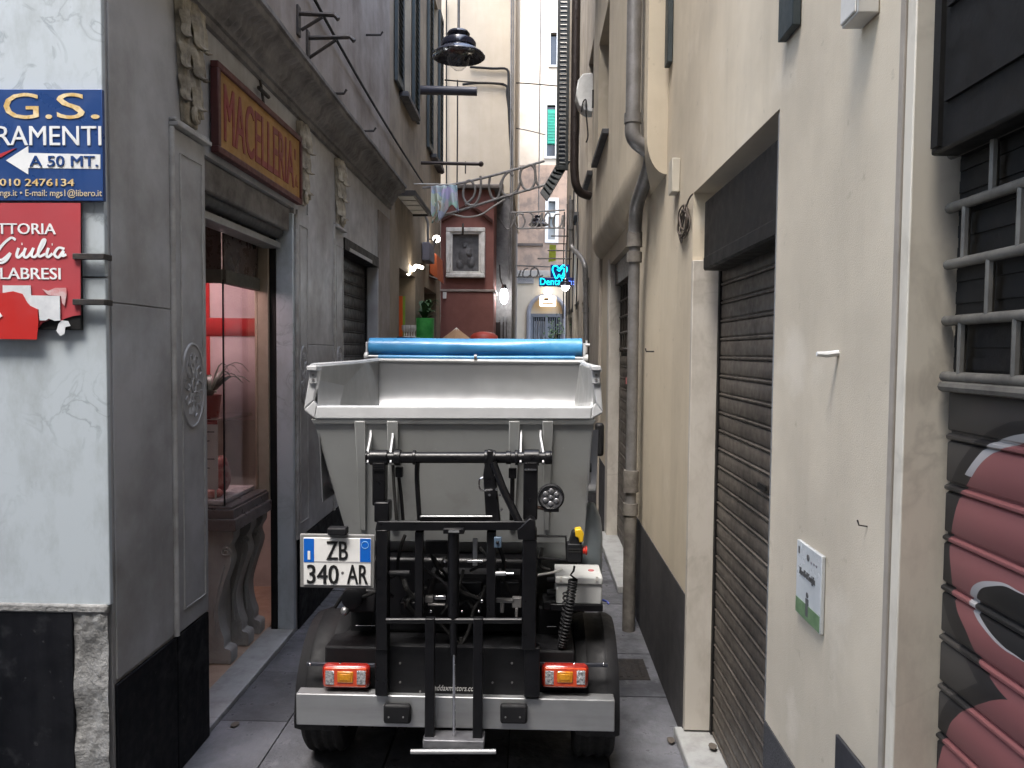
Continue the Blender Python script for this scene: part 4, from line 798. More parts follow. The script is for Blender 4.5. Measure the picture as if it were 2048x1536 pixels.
fa, fb_ = P(893, 556, 13.2), P(971, 457, 13.2)
fm = mat('white painted frame', (.62, .61, .58), .6, c2=(.42, .41, .39), scale=9, bump=.1)
def framerect(x0, x1, z0, z1, w_, y0, y1): return MB().box(x0, x1, y0, y1, z1-w_, z1).box(x0, x1, y0, y1, z0, z0+w_).box(x0, x0+w_, y0, y1, z0+w_, z1-w_).box(x1-w_, x1, y0, y1, z0+w_, z1-w_)
f_ = framerect(fa.x, fb_.x, fa.z, fb_.z, .075, 13.08, 13.2).build('picture_frame', fm, sb, bevel=.012)
framerect(fa.x+.075, fb_.x-.075, fa.z+.075, fb_.z-.075, .035, 13.11, 13.2).build('inner_frame', fm, f_, bevel=.006)
cx, cz, hw, hh = (fa.x+fb_.x)/2, (fa.z+fb_.z)/2, (fb_.x-fa.x)/2-.11, (fb_.z-fa.z)/2-.11
def relief(u, v):
    x, z = u*2-1, v*2-1; h = 0
    for (ax, az, r1, r2, am) in ((-.1, .42, .2, .17, .045), (-.05, -.1, .48, .5, .04), (.28, -.05, .2, .16, .04), (.4, -.5, .3, .3, .03), (-.45, -.6, .3, .25, .03), (.3, .15, .13, .11, .03)):
        q_ = ((x-ax)/r1)**2+((z-az)/r2)**2; h += am*max(0, 1-q_)**.6
    h += .004*mnoise.noise(Vector((x*5, z*5, 1)))
    return (cx+x*hw, 13.19-h, cz+z*hh)
MB().grid(relief, 40, 50).build('relief_panel', mat('dark grey relief', (.10, .10, .105), .6, c2=(.055, .055, .06), scale=9, bump=.2, bscale=40), sb, ang=80)
MB().tube([P(925, 470, 13.05), P(926, 455, 13.02), P(926, 448, 13.1)], .018, 8).build('lamp_hook', iron, f_)
q = P(886, 590, 13.17); MB().box(q.x, q.x+.06, 13.15, 13.18, q.z-.06, q.z+.05).build('number_plate', whitepaint, sb)

# ================================================================== tall cream building behind the shrine
tb = thing('tall_cream_building', (-1, 14.2, 0), 'tall cream plastered building rising behind the red shrine', 'building')
xr = P(1029, 300, 14.2).x
MB().box(-8, xr, 14.2, 19, 4.9, 11.5).build('wall', creamwall, tb, smooth=False)
MB().box(-8, xr-.03, 14.25, 19, 0, 4.896).build('ground_floor_wall', darkstone, tb, smooth=False)  # shadow over the ground floor is put into this dark wall colour
MB().box(-1.9, xr-.12, 14.21, 14.26, 0, 2.5).build('shop_frame', brown_pipe, tb, bevel=.01)
for x in (1003, 1010): q = P(x, 650, 14.2); MB().box(q.x-.02, q.x+.02, 14.18, 14.212, 0, 2.6).build('shop_post', zinc, tb)
mb = MB()
for (x, r_) in ((1023, .016), (1027, .011)): mb.tube([P(x, -20, 14.13), P(x-1, 200, 14.13), P(x-2, 400, 14.13), P(x-6, 560, 14.13)], r_, 8)
tag(mb.build('corner_pipes', zinc), 'pair of thin pipes running down the corner of the tall cream building', 'pipe')
for i, pts in enumerate(([(940, 134), (985, 137), (1014, 139), (1017, 165), (1018, 230), (1022, 300)], [(925, 169), (960, 166), (1010, 170), (1014, 190), (1020, 240), (1024, 330)], [(893, 0), (893, 200), (893, 370)], [(915, 160), (915, 260), (914, 375)])):
    Y = 14.15 if i != 3 else 13.9
    tag(MB().tube(smooth_path([P(x, y, Y) for x, y in pts], 4), .022 if i < 2 else .014, 6).build('facade_cable', black_plastic), ('black cable bundle making the upper corner on the cream wall', 'black cable bundle running below the corner bundle on the cream wall', 'vertical dark cable along the left edge of the cream wall', 'vertical dark cable below the hanging lamp on the cream wall')[i], 'cable')
tag(MB().tube(smooth_path([P(890, 160, 11.5), P(940, 164, 12.5), P(1000, 167, 14), P(1040, 166, 15), P(1115, 172, 16)], 5), .012, 6).build('span_cable', black_plastic), 'thin cable spanning the alley just under the hanging lamp', 'cable')
tag(MB().tube(smooth_path([P(1030, 256, 15), P(1060, 262, 16), P(1092, 270, 17)], 4), .01, 6).build('span_cable', black_plastic), 'thin cable slanting past the green shutter', 'cable')
t = thing('glaring_wall_lamp', P(1007, 592, 13.9), 'bright white spotlight on a bracket beside the shrine', 'lamp'); q = P(1008, 592, 13.9)
MB().lathe([(.015, .22), (.04, .20), (.05, .13)], q, n=18).build('shade', iron, t, solid=.004); MB().sph(q, (.075, .075, .15)).build('bulb', emis('cold lamp glow', (.93, .97, 1), 7), t); MB().tube([q+ZV*.11, q+Vector((-.08, .1, .35)), q+Vector((-.1, .3, .6))], .014, 6).build('arm', iron, t)

# ================================================================== building closing the view
bb = thing('arch_door_building', (0, 21, 0), 'tall pale building closing the alley with an arched doorway', 'building')
z1, z2 = P(1060, 545, 21).z, P(1060, 330, 21).z
gx0, gx1 = P(1060, 650, 21).x, P(1126, 650, 21).x; gz = P(1080, 627, 21).z; ax = (gx0+gx1)/2; ar = (gx1-gx0)/2
mb = MB(); cells(mb, 'y', 21, 21.6, -9, 9, 0, z1, [(gx0, gx1, -.1, gz+ar)])
n = 14
for s_ in (-1, 1):
    pts = [(ax+s_*ar, 21, gz+ar)]+[(ax+s_*ar*math.cos(i*PI/2/n), 21, gz+ar*math.sin(i*PI/2/n)) for i in range(n+1)]
    mb.prism(pts if s_ > 0 else pts[::-1], (0, .6, 0))
mb.build('ground_floor_wall', creamwall, bb, smooth=False)
wx0, wx1 = P(1090, 440, 21).x, P(1117, 440, 21).x; wz0, wz1 = P(1100, 486, 21).z, P(1100, 396, 21).z
sx0, sx1, sz0, sz1 = P(1093, 250, 21).x, P(1115, 250, 21).x, P(1100, 288, 21).z, P(1100, 210, 21).z
dx0, dx1, dz0, dz1 = P(1101, 100, 21).x, P(1117, 100, 21).x, P(1100, 130, 21).z, P(1100, 66, 21).z
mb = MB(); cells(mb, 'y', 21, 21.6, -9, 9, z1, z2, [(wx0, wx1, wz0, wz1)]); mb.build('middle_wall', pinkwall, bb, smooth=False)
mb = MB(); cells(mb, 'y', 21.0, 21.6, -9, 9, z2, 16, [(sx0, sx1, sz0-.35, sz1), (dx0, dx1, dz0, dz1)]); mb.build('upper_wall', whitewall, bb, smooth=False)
MB().box(-9, 9, 20.90, 21, z1-.12, z1+.05).build('string_course', mat('grey ledge', (.34, .32, .29), .7), bb, bevel=.01)
z3 = P(1060, 489, 21).z; MB().box(-9, wx0-.05, 20.95, 21, z3-.04, z3+.03).build('ledge', mat('dark ledge', (.10, .08, .07), .8), bb)
framerect(wx0, wx1, wz0, wz1, .09, 20.97, 21.1).box(wx0+.09, wx1-.09, 20.99, 21.1, (wz0+wz1)/2+.1, (wz0+wz1)/2+.2).build('window_frame', whitepaint, bb, bevel=.006); MB().box(wx0, wx1, 21.1, 21.12, wz0, wz1).build('window_pane', mat('pale window glass', (.30, .33, .35), .15), bb)
gs = mat('bright green shutter', (.02, .34, .24), .6, c2=(.03, .28, .2), scale=6)
s_ = MB().box(sx0+.03, sx1, 21.0, 21.05, sz0, sz1-.12).build('roller_blind', gs, bb); MB().box(sx0, sx1, 21.06, 21.08, sz0-.35, sz1).build('window_pane', win_glass, bb); framerect(sx0-.05, sx1, sz0-.4, sz1+.05, .06, 20.96, 21.0).build('window_frame', whitepaint, bb)
for k in range(11): MB().box(sx0+.035, sx1, 20.99, 21.0, sz0+.02+k*.08, sz0+.075+k*.08).build('slat', gs, s_)
MB().box(dx0, dx1, 21.1, 21.12, dz0, dz1).build('window_pane', win_glass, bb); framerect(dx0-.05, dx1, dz0-.06, dz1+.05, .05, 20.96, 21.04).build('window_frame', whitepaint, bb)
# arch surround and iron gate
mb = MB().tube([(ax-ar-.04, 20.96, 0), (ax-ar-.04, 20.96, gz)]+[(ax-(ar+.04)*math.cos(i*PI/20), 20.96, gz+(ar+.04)*math.sin(i*PI/20)) for i in range(21)]+[(ax+ar+.04, 20.96, 0)], .06, 8)
mb.build('arch_surround', mat('grey stone trim', (.20, .20, .22), .7), bb)
MB().prism([(ax+ar*math.cos(i*PI/20), 21.14, gz+ar*math.sin(i*PI/20)) for i in range(21)], (0, .06, 0)).build('tympanum', creamwall, bb, smooth=False)
gate = MB().box(gx0, gx1, 21.04, 21.12, gz-.10, gz).box(gx0, gx0+.08, 21.04, 21.12, 0, gz-.1).box(gx1-.08, gx1, 21.04, 21.12, 0, gz-.1).box(ax-.04, ax+.04, 21.04, 21.12, 0, gz-.1).box(gx0+.08, gx1-.08, 21.05, 21.11, gz-.95, gz-.89).build('gate', mat('blue grey gate', (.12, .13, .15), .5), bb, bevel=.006)
nb_ = 12
for k in range(nb_): x = gx0+.08+(k+.5)*(gx1-gx0-.16)/nb_; MB().cyl((x, 21.08, 0), (x, 21.08, gz-.1), .016, n=8).build('gate_bar', MATS['blue grey gate'], gate)
MB().box(gx0, gx1, 21.4, 21.42, 0, gz).build('gate_backing', blackbox, bb)
def cur(u, v): return (gx0+.12+u*.55+.10*v*math.sin(3*u), 21.3+.03*math.sin(u*26), gz-.2-v*1.5)
MB().grid(cur, 40, 8).build('curtain', mat('white curtain', (.55, .55, .58), .9), bb, solid=.004)
t = thing('street_name_plaque', P(1050, 562, 20.98), 'small grey marble street name plaque left of the arch', 'plaque')
a, b = P(1033, 567, 20.97), P(1068, 554, 20.97); MB().box(a.x, b.x, 20.96, 20.998, a.z, b.z).build('slab', mat('plaque marble', (.30, .29, .28), .5), t, bevel=.003); text('SOZIGLIA', (a.x+.04, 20.96, a.z+.05), XV, ZV, b.x-a.x-.08, .07, MATS['grey print'], t)
t = thing('lit_board', P(1095, 602, 20.8), 'warm lit shop board with a round top inside the arch', 'lit sign')
a, b = P(1079, 613, 20.9), P(1112, 592, 20.9); MB().box(a.x, b.x, 20.86, 20.92, a.z, b.z).build('board', emis('board glow', (1, .78, .50), .55), t, bevel=.03); q = P(1095, 585, 20.9); MB().sph(q, .09).build('globe', emis('board globe', (1, .9, .72), 2.2), t); MB().box(a.x+.08, b.x-.08, 20.85, 20.858, a.z+.07, a.z+.11).box(a.x+.12, a.x+.25, 20.85, 20.858, b.z-.13, b.z-.06).build('print', mat('brown print', (.12, .06, .02), .5), t)

# ---- festive wire lettering strung across the alley
wire = mat('grey light wire', (.13, .125, .12), .5, metal=.3, c2=(.2, .19, .18), scale=20)
def wires(label, Y, strokes, r_):
    t = thing('wire_light_frame', P(strokes[0][0][0], strokes[0][0][1], Y), label, 'wire lettering', 'festive wire lettering over the alley')
    for i, s_ in enumerate(strokes):
        pts = [P(x, y, Y) for x, y in s_]; MB().tube(smooth_path(pts, 5) if len(pts) > 2 else pts, r_, 7).build('rail' if len(s_) < 5 and i < 2 else 'letter_stroke', wire, t)
wires('largest wire lettering frame slanting up to the right over the shrine', 10.6, [[(845, 376), (912, 368), (990, 350), (1089, 322)], [(880, 432), (930, 418), (1010, 393), (1096, 368)],
    [(930, 410), (946, 395), (950, 378), (942, 362), (931, 366), (926, 390), (934, 407), (948, 410), (958, 395), (962, 370), (961, 352)],
    [(980, 353), (978, 375), (984, 395), (994, 397), (1001, 380), (1006, 357), (1018, 344), (1026, 352)],
    [(1006, 357), (1000, 372), (1008, 388), (1020, 391), (1034, 381), (1040, 366)],
    [(1056, 332), (1042, 340), (1041, 362), (1050, 378), (1062, 378), (1070, 362), (1070, 340), (1062, 330), (1054, 333)], [(1069, 328), (1071, 350), (1074, 366), (1080, 376)]], .018)
wires('second wire lettering frame hanging level beside the tall cream building', 14.0, [[(1022, 425), (1060, 424), (1130, 420)], [(1040, 457), (1080, 456), (1130, 456)],
    [(996, 430), (1004, 446), (1014, 458), (1022, 454), (1028, 440), (1030, 426)], [(1048, 428), (1036, 428), (1030, 440), (1034, 455), (1044, 455), (1050, 442), (1044, 428)], [(1060, 425), (1066, 432), (1062, 446), (1064, 454), (1072, 454), (1080, 438), (1084, 426)], [(1086, 426), (1082, 445), (1084, 456)], [(1086, 440), (1094, 426), (1100, 430), (1098, 450), (1102, 456)], [(1120, 428), (1110, 430), (1106, 446), (1112, 456), (1122, 450), (1126, 430), (1126, 456)]], .016)
wires('farthest wire lettering frame in front of the arched door building', 18.0, [[(1022, 531), (1060, 532), (1110, 534)],
    [(1016, 552), (1024, 545), (1032, 536), (1030, 550), (1036, 554), (1042, 540)], [(1056, 536), (1048, 540), (1046, 552), (1054, 555), (1060, 550)], [(1070, 535), (1062, 540), (1062, 552), (1070, 555), (1076, 548), (1074, 537), (1066, 535)], [(1076, 538), (1080, 552), (1086, 550)]], .016)
q0, q1 = P(880, 432, 10.6), P(995, 410, 10.6)
tag(MB().tube(smooth_path([P(x, y, 10.6) for x, y in ((866, 400), (866, 425), (878, 436), (900, 428), (930, 434), (960, 430), (985, 414), (1010, 398))], 6), .012, 6).build('slack_cable', mat('pale cable', (.30, .29, .27), .6)), 'slack pale cable drooping below the largest wire lettering', 'cable')
# ---- hanging street lamps
def street_lamp(c, s, label, lit=False):
    t = thing('hanging_street_lamp', c, label, 'street lamp', 'hanging street lamps'); lm = mat('navy enamel', (.010, .011, .022), .25, c2=(.016, .017, .03), scale=6, coat=.4)
    def pr(l): return [(r_*s, h*s) for r_, h in l]
    MB().lathe(pr([(0, .19), (.10, .185), (.112, .165), (.10, .14), (.085, .13), (.07, .12), (.11, .115), (.16, .10), (.175, .07), (.172, .035), (.165, .03), (.255, -.035), (.262, -.05), (.255, -.052), (.16, .01), (.05, .02), (0, .02)]), c).build('hood', lm, t)
    MB().lathe(pr([(.125, -.01), (.122, -.06), (.09, -.13), (.04, -.175), (0, -.185)]), c).build('globe', emis('lit lamp globe', (1, .97, .9), 4) if lit else shop_glass, t, recalc=False)
    MB().cyl(c+ZV*.18*s, c+ZV*(6 if not lit else .7), .013).build('rod', zinc, t)
    return t
q = P(917, 103, 7.35); street_lamp(q, .99, 'large dark enamel street lamp hanging high in the alley on a long rod')
tag(MB().tube([(XL, 7.35, q.z+6), (q.x, 7.35, q.z+6), (XR-.02, 7.35, q.z+6.05)], .012, 6).build('lamp_cable', black_plastic), 'steel cable across the alley that carries the large street lamp', 'cable')
q = P(1077, 446, 18); street_lamp(q, .95, 'small dark street lamp far off in front of the pink wall')
q = P(1131, 570, 13.2); street_lamp(q, .58, 'lit street lamp hanging right in front of the blue dentist sign', True)
# ---- dentist sign
t = thing('dentist_sign', P(1116, 570, 14), 'glowing blue dentist sign with a tooth outline on the right wall', 'lit sign'); Yd = 14.0
sb_ = mat('deep blue sign body', (.004, .012, .10), .4); cy = emis('cyan neon', (.0, .45, .68), .62)
a, b = P(1078, 572, Yd), P(1152, 555, Yd); MB().box(a.x, b.x, Yd, Yd+.12, a.z, b.z).build('name_panel', sb_, t, bevel=.01)
a2, b2 = P(1101, 554, Yd), P(1139, 529, Yd); MB().box(a2.x, b2.x, Yd, Yd+.12, a2.z, b2.z).build('tooth_panel', sb_, t, bevel=.01)
text('Dental', (a.x+.02, Yd, a.z+.02), XV, ZV, (b.x-a.x)*.60, (b.z-a.z)*.78, cy, t, depth=.004); text('Pro', (a.x+(b.x-a.x)*.66, Yd, a.z+.02), XV, ZV, (b.x-a.x)*.31, (b.z-a.z)*.74, emis('blue neon', (.08, .16, .8), .7), t, depth=.004)
MB().tube(smooth_path([P(x, y, Yd-.02) for x, y in ((1119, 537), (1113, 532), (1107, 533), (1105, 540), (1108, 548), (1111, 556), (1115, 555), (1118, 549), (1122, 555), (1126, 556), (1130, 548), (1134, 540), (1132, 533), (1125, 531))], 4, True), .012, 7).build('tooth_outline', cy, t)
MB().tube(smooth_path([P(x, y, Yd-.02) for x, y in ((1114, 539), (1119, 542), (1123, 537), (1128, 538), (1127, 546), (1124, 552))], 4), .011, 7).build('tooth_outline', cy, t)
t = thing('lime_banner', P(1104, 500, 17), 'lime green banner hanging off the far right wall', 'banner'); a, b = P(1097, 524, 17), P(1112, 489, 17)
MB().hexa([(a.x, 17, a.z), (b.x, 17, a.z+.03), (b.x, 17.03, a.z+.03), (a.x, 17.03, a.z), (a.x+.02, 17, b.z), (b.x, 17, b.z-.01), (b.x, 17.03, b.z-.01), (a.x+.02, 17.03, b.z)]).build('cloth', mat('lime banner cloth', (.25, .30, .02), .7), t); MB().tube([(b.x, 17.02, b.z+.02), (XR, 17.02, b.z+.02)], .012, 6).build('rod', iron, t)
for k, (x0, x1, y) in enumerate(((1102, 1123, 472), (1095, 1116, 501), (1075, 1137, 517))):
    Y = 16-k*.6; a = P(x0, y, Y); tag(MB().cyl(a, (XR, Y, a.z), .014, n=8).build('clothes_rod', iron), ('upper', 'middle', 'longest lower')[k]+' thin rod sticking out of the far right wall near the lime banner', 'rod')
t = thing('planter_tree', P(1110, 660, 15), 'green shrub in a pot by the arched door', 'plant'); q = P(1112, 668, 15)
MB().lathe([(0, 0), (.14, 0), (.18, .4), (.15, .4), (.12, .05)], (q.x, 15, 0), n=14).build('pot', mat('terracotta', (.28, .12, .06), .8), t); MB().cyl((q.x, 15, .3), (q.x, 15, q.z), .02).build('stem', mat('bark', (.07, .05, .03), .9), t)
mb = MB()
for k in range(260):
    d = Vector((random.gauss(0, .12), random.gauss(0, .12), random.gauss(0, .22))); c0 = Vector((q.x, 15, q.z-.15))+d; u = Vector((random.gauss(0, 1), random.gauss(0, 1), random.gauss(0, 1))).normalized()*.03; v = u.orthogonal().normalized()*.018
    mb.add([c0-u, c0+v, c0+u, c0-v], [(0, 1, 2, 3)])
mb.build('foliage', gl, t, recalc=False, kind='stuff')
# unseen house behind the viewer, set close and tall to cut frontal light
ob = thing('unseen_opposite_house', (-8, -2.7, 0), 'unseen plain plastered house behind the viewer, set close to cut frontal light', 'building')
mb = MB(); cells(mb, 'y', -3.2, -2.7, -20, .76, 0, 12, [(-12+k*2.6, -11+k*2.6, z, z+1.7) for k in range(5) for z in (1.2, 4.6, 7.8)]); mb.build('wall', plaster_far, ob, smooth=False)
MB().box(-20, .7, -3.1, -3.0, 1, 11).build('window_panes', win_glass, ob)
# ================================================================== the truck
tk = thing('tipper_truck', (-.36, 3.744, 0), 'small white electric tipper truck with a grey hopper and black tail lift', 'truck')
def B(x0, y0, x1, y1, Y0, Y1, mb=None):
    a, b = P(x0, y1, Y0), P(x1, y0, Y0); return (mb or MB()).box(min(a.x, b.x), max(a.x, b.x), Y0, Y1, min(a.z, b.z), max(a.z, b.z))
# --- hopper
YR = 3.36
outer = [P(x, y, YR) for x, y in ((621, 733), (607, 820), (629, 838), (1182, 839), (1206, 826), (1200, 737))]
inner = [P(x, y, YR) for x, y in ((638, 738), (627, 801), (633, 812), (1185, 814), (1192, 806), (1184, 741))]
mb = MB(); d = Vector((0, .05, .0))
for i in range(5): mb.hexa([outer[i], outer[i+1], outer[i+1]+d, outer[i]+d, inner[i], inner[i+1], inner[i+1]+d, inner[i]+d])
hop = mb.build('rear_rim', rim_white, tk, bevel=.006, smooth=False)
xl_, xr_ = inner[1].x+.002, inner[4].x-.002
zr = 1.871; yf = 4.666; xfl, xfr = P(757, 722, yf).x, P(1163, 725, yf).x
# outside shell
r0, r1 = P(627, 836, YR+.018), P(1187, 838, YR+.018); b0, b1 = P(698, 1080, 3.514), P(1167, 1085, 3.514); e0, e1 = P(735, 1185, 3.792), P(1120, 1185, 3.792)
zfb = e0.z
mb = MB(); mb.add([r0, r1, b1, b0], [(0, 1, 2, 3)]); mb.add([b0, b1, e1, e0], [(0, 1, 2, 3)])
lt0, rt0 = Vector((outer[0].x+.02, YR+.03, zr)), Vector((outer[5].x-.02, YR+.03, zr)); lf0, rf0 = Vector((outer[0].x+.03, 4.32, zr)), Vector((outer[5].x-.03, 4.32, zr)); lc, rc = Vector((xfl-.02, yf+.03, zr+.02)), Vector((xfr+.02, yf+.03, zr+.02))
lb, rb_ = Vector((e0.x, 4.512, zfb)), Vector((e1.x, 4.512, zfb))
for T0, R0, B0, E0, F0, C0, LB in ((lt0, r0, b0, e0, lf0, lc, lb), (rt0, r1, b1, e1, rf0, rc, rb_)):
    mb.add([T0, R0, F0], [(0, 1, 2)]); mb.add([R0, B0, LB, F0], [(0, 1, 2, 3)]); mb.add([B0, E0, LB], [(0, 1, 2)]); mb.add([F0, LB, C0], [(0, 1, 2)])
mb.add([lc, rc, rb_, lb], [(0, 1, 2, 3)]); mb.add([e0, e1, rb_, lb], [(0, 1, 2, 3)])
mb.build('hopper', hopper_paint, tk, solid=.006, smooth=False)
# bright inside, curving from the front wall down to the floor
pf = smooth_path([(0, yf, zr+.012), (0, yf-.015, 1.748), (0, yf-.06, 1.614), (0, yf-.17, 1.489), (0, yf-.36, 1.384), (0, yf-.62, 1.316), (0, yf-.95, 1.297), (0, 3.514, 1.297), (0, 3.418, 1.595)], 6)
mb = MB(); K = len(pf); vs = []
xs = lambda y: ((xl_ if y < 4.243 else xl_+(xfl-xl_)*(y-4.243)/(yf-4.243)), (xr_ if y < 4.243 else xr_+(xfr-xr_)*(y-4.243)/(yf-4.243)))
for p in pf:
    a, b = xfl, xfr
    for i in range(13): vs.append((a+(b-a)*i/12, p.y, p.z))
mb.add(vs, [(i*13+j, (i+1)*13+j, (i+1)*13+j+1, i*13+j+1) for i in range(K-1) for j in range(12)])
mb.build('hopper_lining', liner, tk, recalc=False, ang=60)
for sgn, xa, xf in ((-1, xl_, xfl), (1, xr_, xfr)):
    mb = MB(); n = 10
    top = [(xa, YR+.03), (xa, 4.243), (xf, yf)]
    for (xA, yA), (xB, yB) in zip(top, top[1:]): mb.add([(xA, yA, zr-.002), (xB, yB, zr+.01), (xB+(.0 if xB == xf else .03*-sgn), yB, 1.25), (xA+.03*-sgn, yA, 1.25)], [(0, 1, 2, 3)])
    mb.build('side_lining', liner, tk, smooth=False, solid=.004)
    MB().tube([(xa+sgn*.012, YR+.02, zr), (xa+sgn*.012, 4.243, zr+.003), (xf+sgn*.005, yf, zr+.012)], .016, 8).build('top_rail', rim_white, tk)
    xo = (outer[0].x if sgn < 0 else outer[5].x); q = P(628 if sgn < 0 else 1192, 750, YR)
    lt_ = MB().box(q.x-.018, q.x+.018, YR-.012, YR+.002, q.z-.04, q.z+.02).box(q.x-.025, q.x+.02, YR-.03, YR+.06, q.z+.02, q.z+.042).build('rim_latch', rim_white, tk, bevel=.004)
    for dz in (-.02, .0): MB().cyl((q.x, YR-.016, q.z+dz), (q.x, YR-.011, q.z+dz), .006).build('bolt', zinc, lt_)
MB().tube([(xfl, yf, zr+.014), (xfr, yf, zr+.014)], .014, 8).build('top_rail', rim_white, tk)
# ribs under the rim and the white hinge lugs
def onrear(x, y):   # a point on the sloping rear sheet
    u = (y-836)/(1083-836); return P(x, y, YR+.018+(3.514-YR-.018)*u)
MB().hexa([P(627, 848, YR+.012), P(1187, 850, YR+.012), P(1187, 850, YR+.04), P(627, 848, YR+.04), P(622, 838, YR+.004), P(1192, 839, YR+.004), P(1192, 839, YR+.04), P(622, 838, YR+.04)]).build('rim_flange', hopper_paint, tk, bevel=.003)
for x0, x1, x2, x3 in ((711, 732, 722, 733), (775, 797, 783, 797), (1018, 1040, 1019, 1030), (1085, 1106, 1088, 1098)):
    a, b, c, e = onrear(x0, 842), onrear(x1, 842), onrear(x3, 1060), onrear(x2, 1060); o_ = Vector((0, -.022, 0))
    MB().hexa([a, b, c, e, a+o_, b+o_, c+o_*.5, e+o_*.5]).build('rib', hopper_paint, tk, bevel=.003)
for x, xb in ((741, 735), (785, 781), (1042, 1041), (1081, 1086)):
    pts = [onrear(x, 858), P(x, 872, 3.36), P(xb, 900, 3.264), P(xb, 925, 3.235), P(xb, 930, 3.264), P(xb, 915, 3.331), onrear(x, 905)]
    MB().prism([p+Vector((-.004, 0, 0)) for p in pts], (.009, 0, 0)).build('hinge_lug', rim_white, tk, bevel=.002)
# side lever and latch on the right edge of the hopper
MB().prism([P(x, y, 3.456) for x, y in ((1171, 912), (1183, 910), (1183, 945), (1172, 946))], (0, .03, 0)).build('latch', black_steel, tk, bevel=.003); B(1170, 945, 1182, 968, 3.446, 3.475).build('latch_grip', rim_white, tk, bevel=.004)
# --- tarpaulin roll
Yt = 4.733
a, b = P(741, 694, Yt), P(1163, 696, Yt)
def roll(u, v):
    x = a.x+(b.x-a.x)*u; an = 2*PI*v; r_ = .058+.0015*math.sin(an*3+x*2.2+2*math.sin(x*3))+.0045*mnoise.noise(Vector((x*2.2, math.cos(an)*1.4, math.sin(an)*1.4)))+.0012*mnoise.noise(Vector((x*1.2, an*4, 9))); z = a.z+(b.z-a.z)*u-.003*math.sin(u*PI)
    return (x, Yt+r_*math.cos(an), z+r_*math.sin(an))
MB().grid(roll, 60, 28).cyl(P(740.5, 694, Yt), P(742, 694, Yt), .059, n=24).cyl(P(1162, 696, Yt), P(1163.5, 696, Yt), .059, n=24).build('tarpaulin_roll', tarp, tk, ang=60)
a2, b2 = P(757, 714, Yt-.06), P(1150, 716, Yt-.06); MB().tube([a2, (a2+b2)/2+ZV*-.003, b2], .014, 10).build('tarpaulin_hem', tarp, tk)
a3, b3 = P(733, 713, Yt-.06), P(1172, 717, Yt-.06); MB().cyl(a3, b3, .010).build('tarpaulin_bar', alu, tk)
for q in (a3, b3): MB().cyl(q+Vector((-.012, 0, 0)), q+Vector((.012, 0, 0)), .026).build('bar_end', rim_white, tk, bevel=.003)
q = P(951, 714, Yt-.075); MB().cyl(q-XV*.008, q+XV*.008, .017).build('hem_joint', zinc, tk)
q = P(1168, 700, Yt); MB().box(q.x-.01, q.x+.006, Yt-.08, Yt+.04, q.z-.10, q.z+.04).build('roll_bracket', rim_white, tk, bevel=.003); q = P(737, 700, Yt); MB().box(q.x-.008, q.x+.004, Yt-.05, Yt+.04, q.z-.10, q.z+.05).build('roll_bracket', rim_white, tk, bevel=.003)
q = P(1173, 690, Yt); MB().cyl(q+Vector((-.02, 0, 0)), q+Vector((.02, 0, 0)), .010).cyl(q-ZV*.05, q+ZV*.03, .006).build('crank', rim_white, tk)
# --- black tail lift
Ym = 3.168
def tubeX(x0, x1, y, Y, r_, name, m_=black_steel): MB().cyl(P(x0, y, Y), P(x1, y, Y), r_, n=18).build(name, m_, tk, bevel=.002)
tubeX(736, 1099, 915, 3.264, .025, 'pivot_tube')
for x0, x1, r_ in ((741, 776, .034), (789, 802, .035), (826, 832, .032), (969, 976, .034), (985, 991, .032), (1012, 1022, .030), (1030, 1036, .034), (1048, 1078, .036), (1090, 1101, .03)): tubeX(x0, x1, 915, 3.264, r_, 'pivot_sleeve')
for x in (733, 1101): tubeX(x, x+3, 915, 3.264, .03, 'pivot_cap')
B(744, 925, 770, 1012, 3.235, 3.302).build('lift_arm', black_steel, tk, bevel=.006); B(748, 1005, 778, 1045, 3.206, 3.283).build('lift_arm_foot', black_steel, tk, bevel=.006)
B(1046, 925, 1076, 1040, 3.235, 3.302).build('lift_arm', black_steel, tk, bevel=.006)
for x0, x1 in ((746, 768), (1049, 1073)): B(x0, 938, x1, 941, 3.228, 3.237).build('arm_edge', chrome if x0 > 900 else black_steel, tk)
B(790, 935, 805, 955, 3.264, 3.293).build('pin_block', black_steel, tk, bevel=.004); B(1017, 937, 1033, 957, 3.264, 3.293).build('pin_block', black_steel, tk, bevel=.004)
for pts, r_ in (([(797, 950), (802, 990), (806, 1040)], .008), ([(1025, 955), (1024, 1000), (1023, 1040)], .010), ([(835, 925), (834, 960), (839, 1040)], .011)): MB().tube(smooth_path([P(x, y, 3.293) for x, y in pts], 4), r_, 8).build('push_rod', black_steel, tk)
MB().tube(smooth_path([P(x, y, 3.264) for x, y in ((786, 930), (788, 975), (793, 1040))], 4), .007, 8).build('hose', rubber, tk)
MB().prism([P(x, y, 3.235) for x, y in ((974, 900), (986, 902), (1001, 1045), (972, 1045), (966, 950))], (0, .05, 0)).build('latch_post', black_steel, tk, bevel=.006)
MB().tube([P(986, 925, 3.226), P(1005, 975, 3.216), P(1040, 1048, 3.197)], .017, 8).build('diagonal_brace', black_steel, tk)
MB().tube(smooth_path([P(x, y, 3.216) for x, y in ((966, 955), (959, 960), (959, 975), (966, 981), (985, 980))], 5), .0035, 6).build('wire_clip', chrome, tk)
for x, y in ((990, 950), (993, 979), (1003, 966), (1000, 990), (979, 990), (1003, 1020)): q = P(x, y, 3.211); MB().cyl(q, q+Vector((0, .03, 0)), .0055, n=8).build('bolt', chrome, tk)
tubeX(842, 985, 1033, 3.235, .0045, 'tie_rod', alu); tubeX(840, 1000, 1036, 3.25, .014, 'tie_rod')
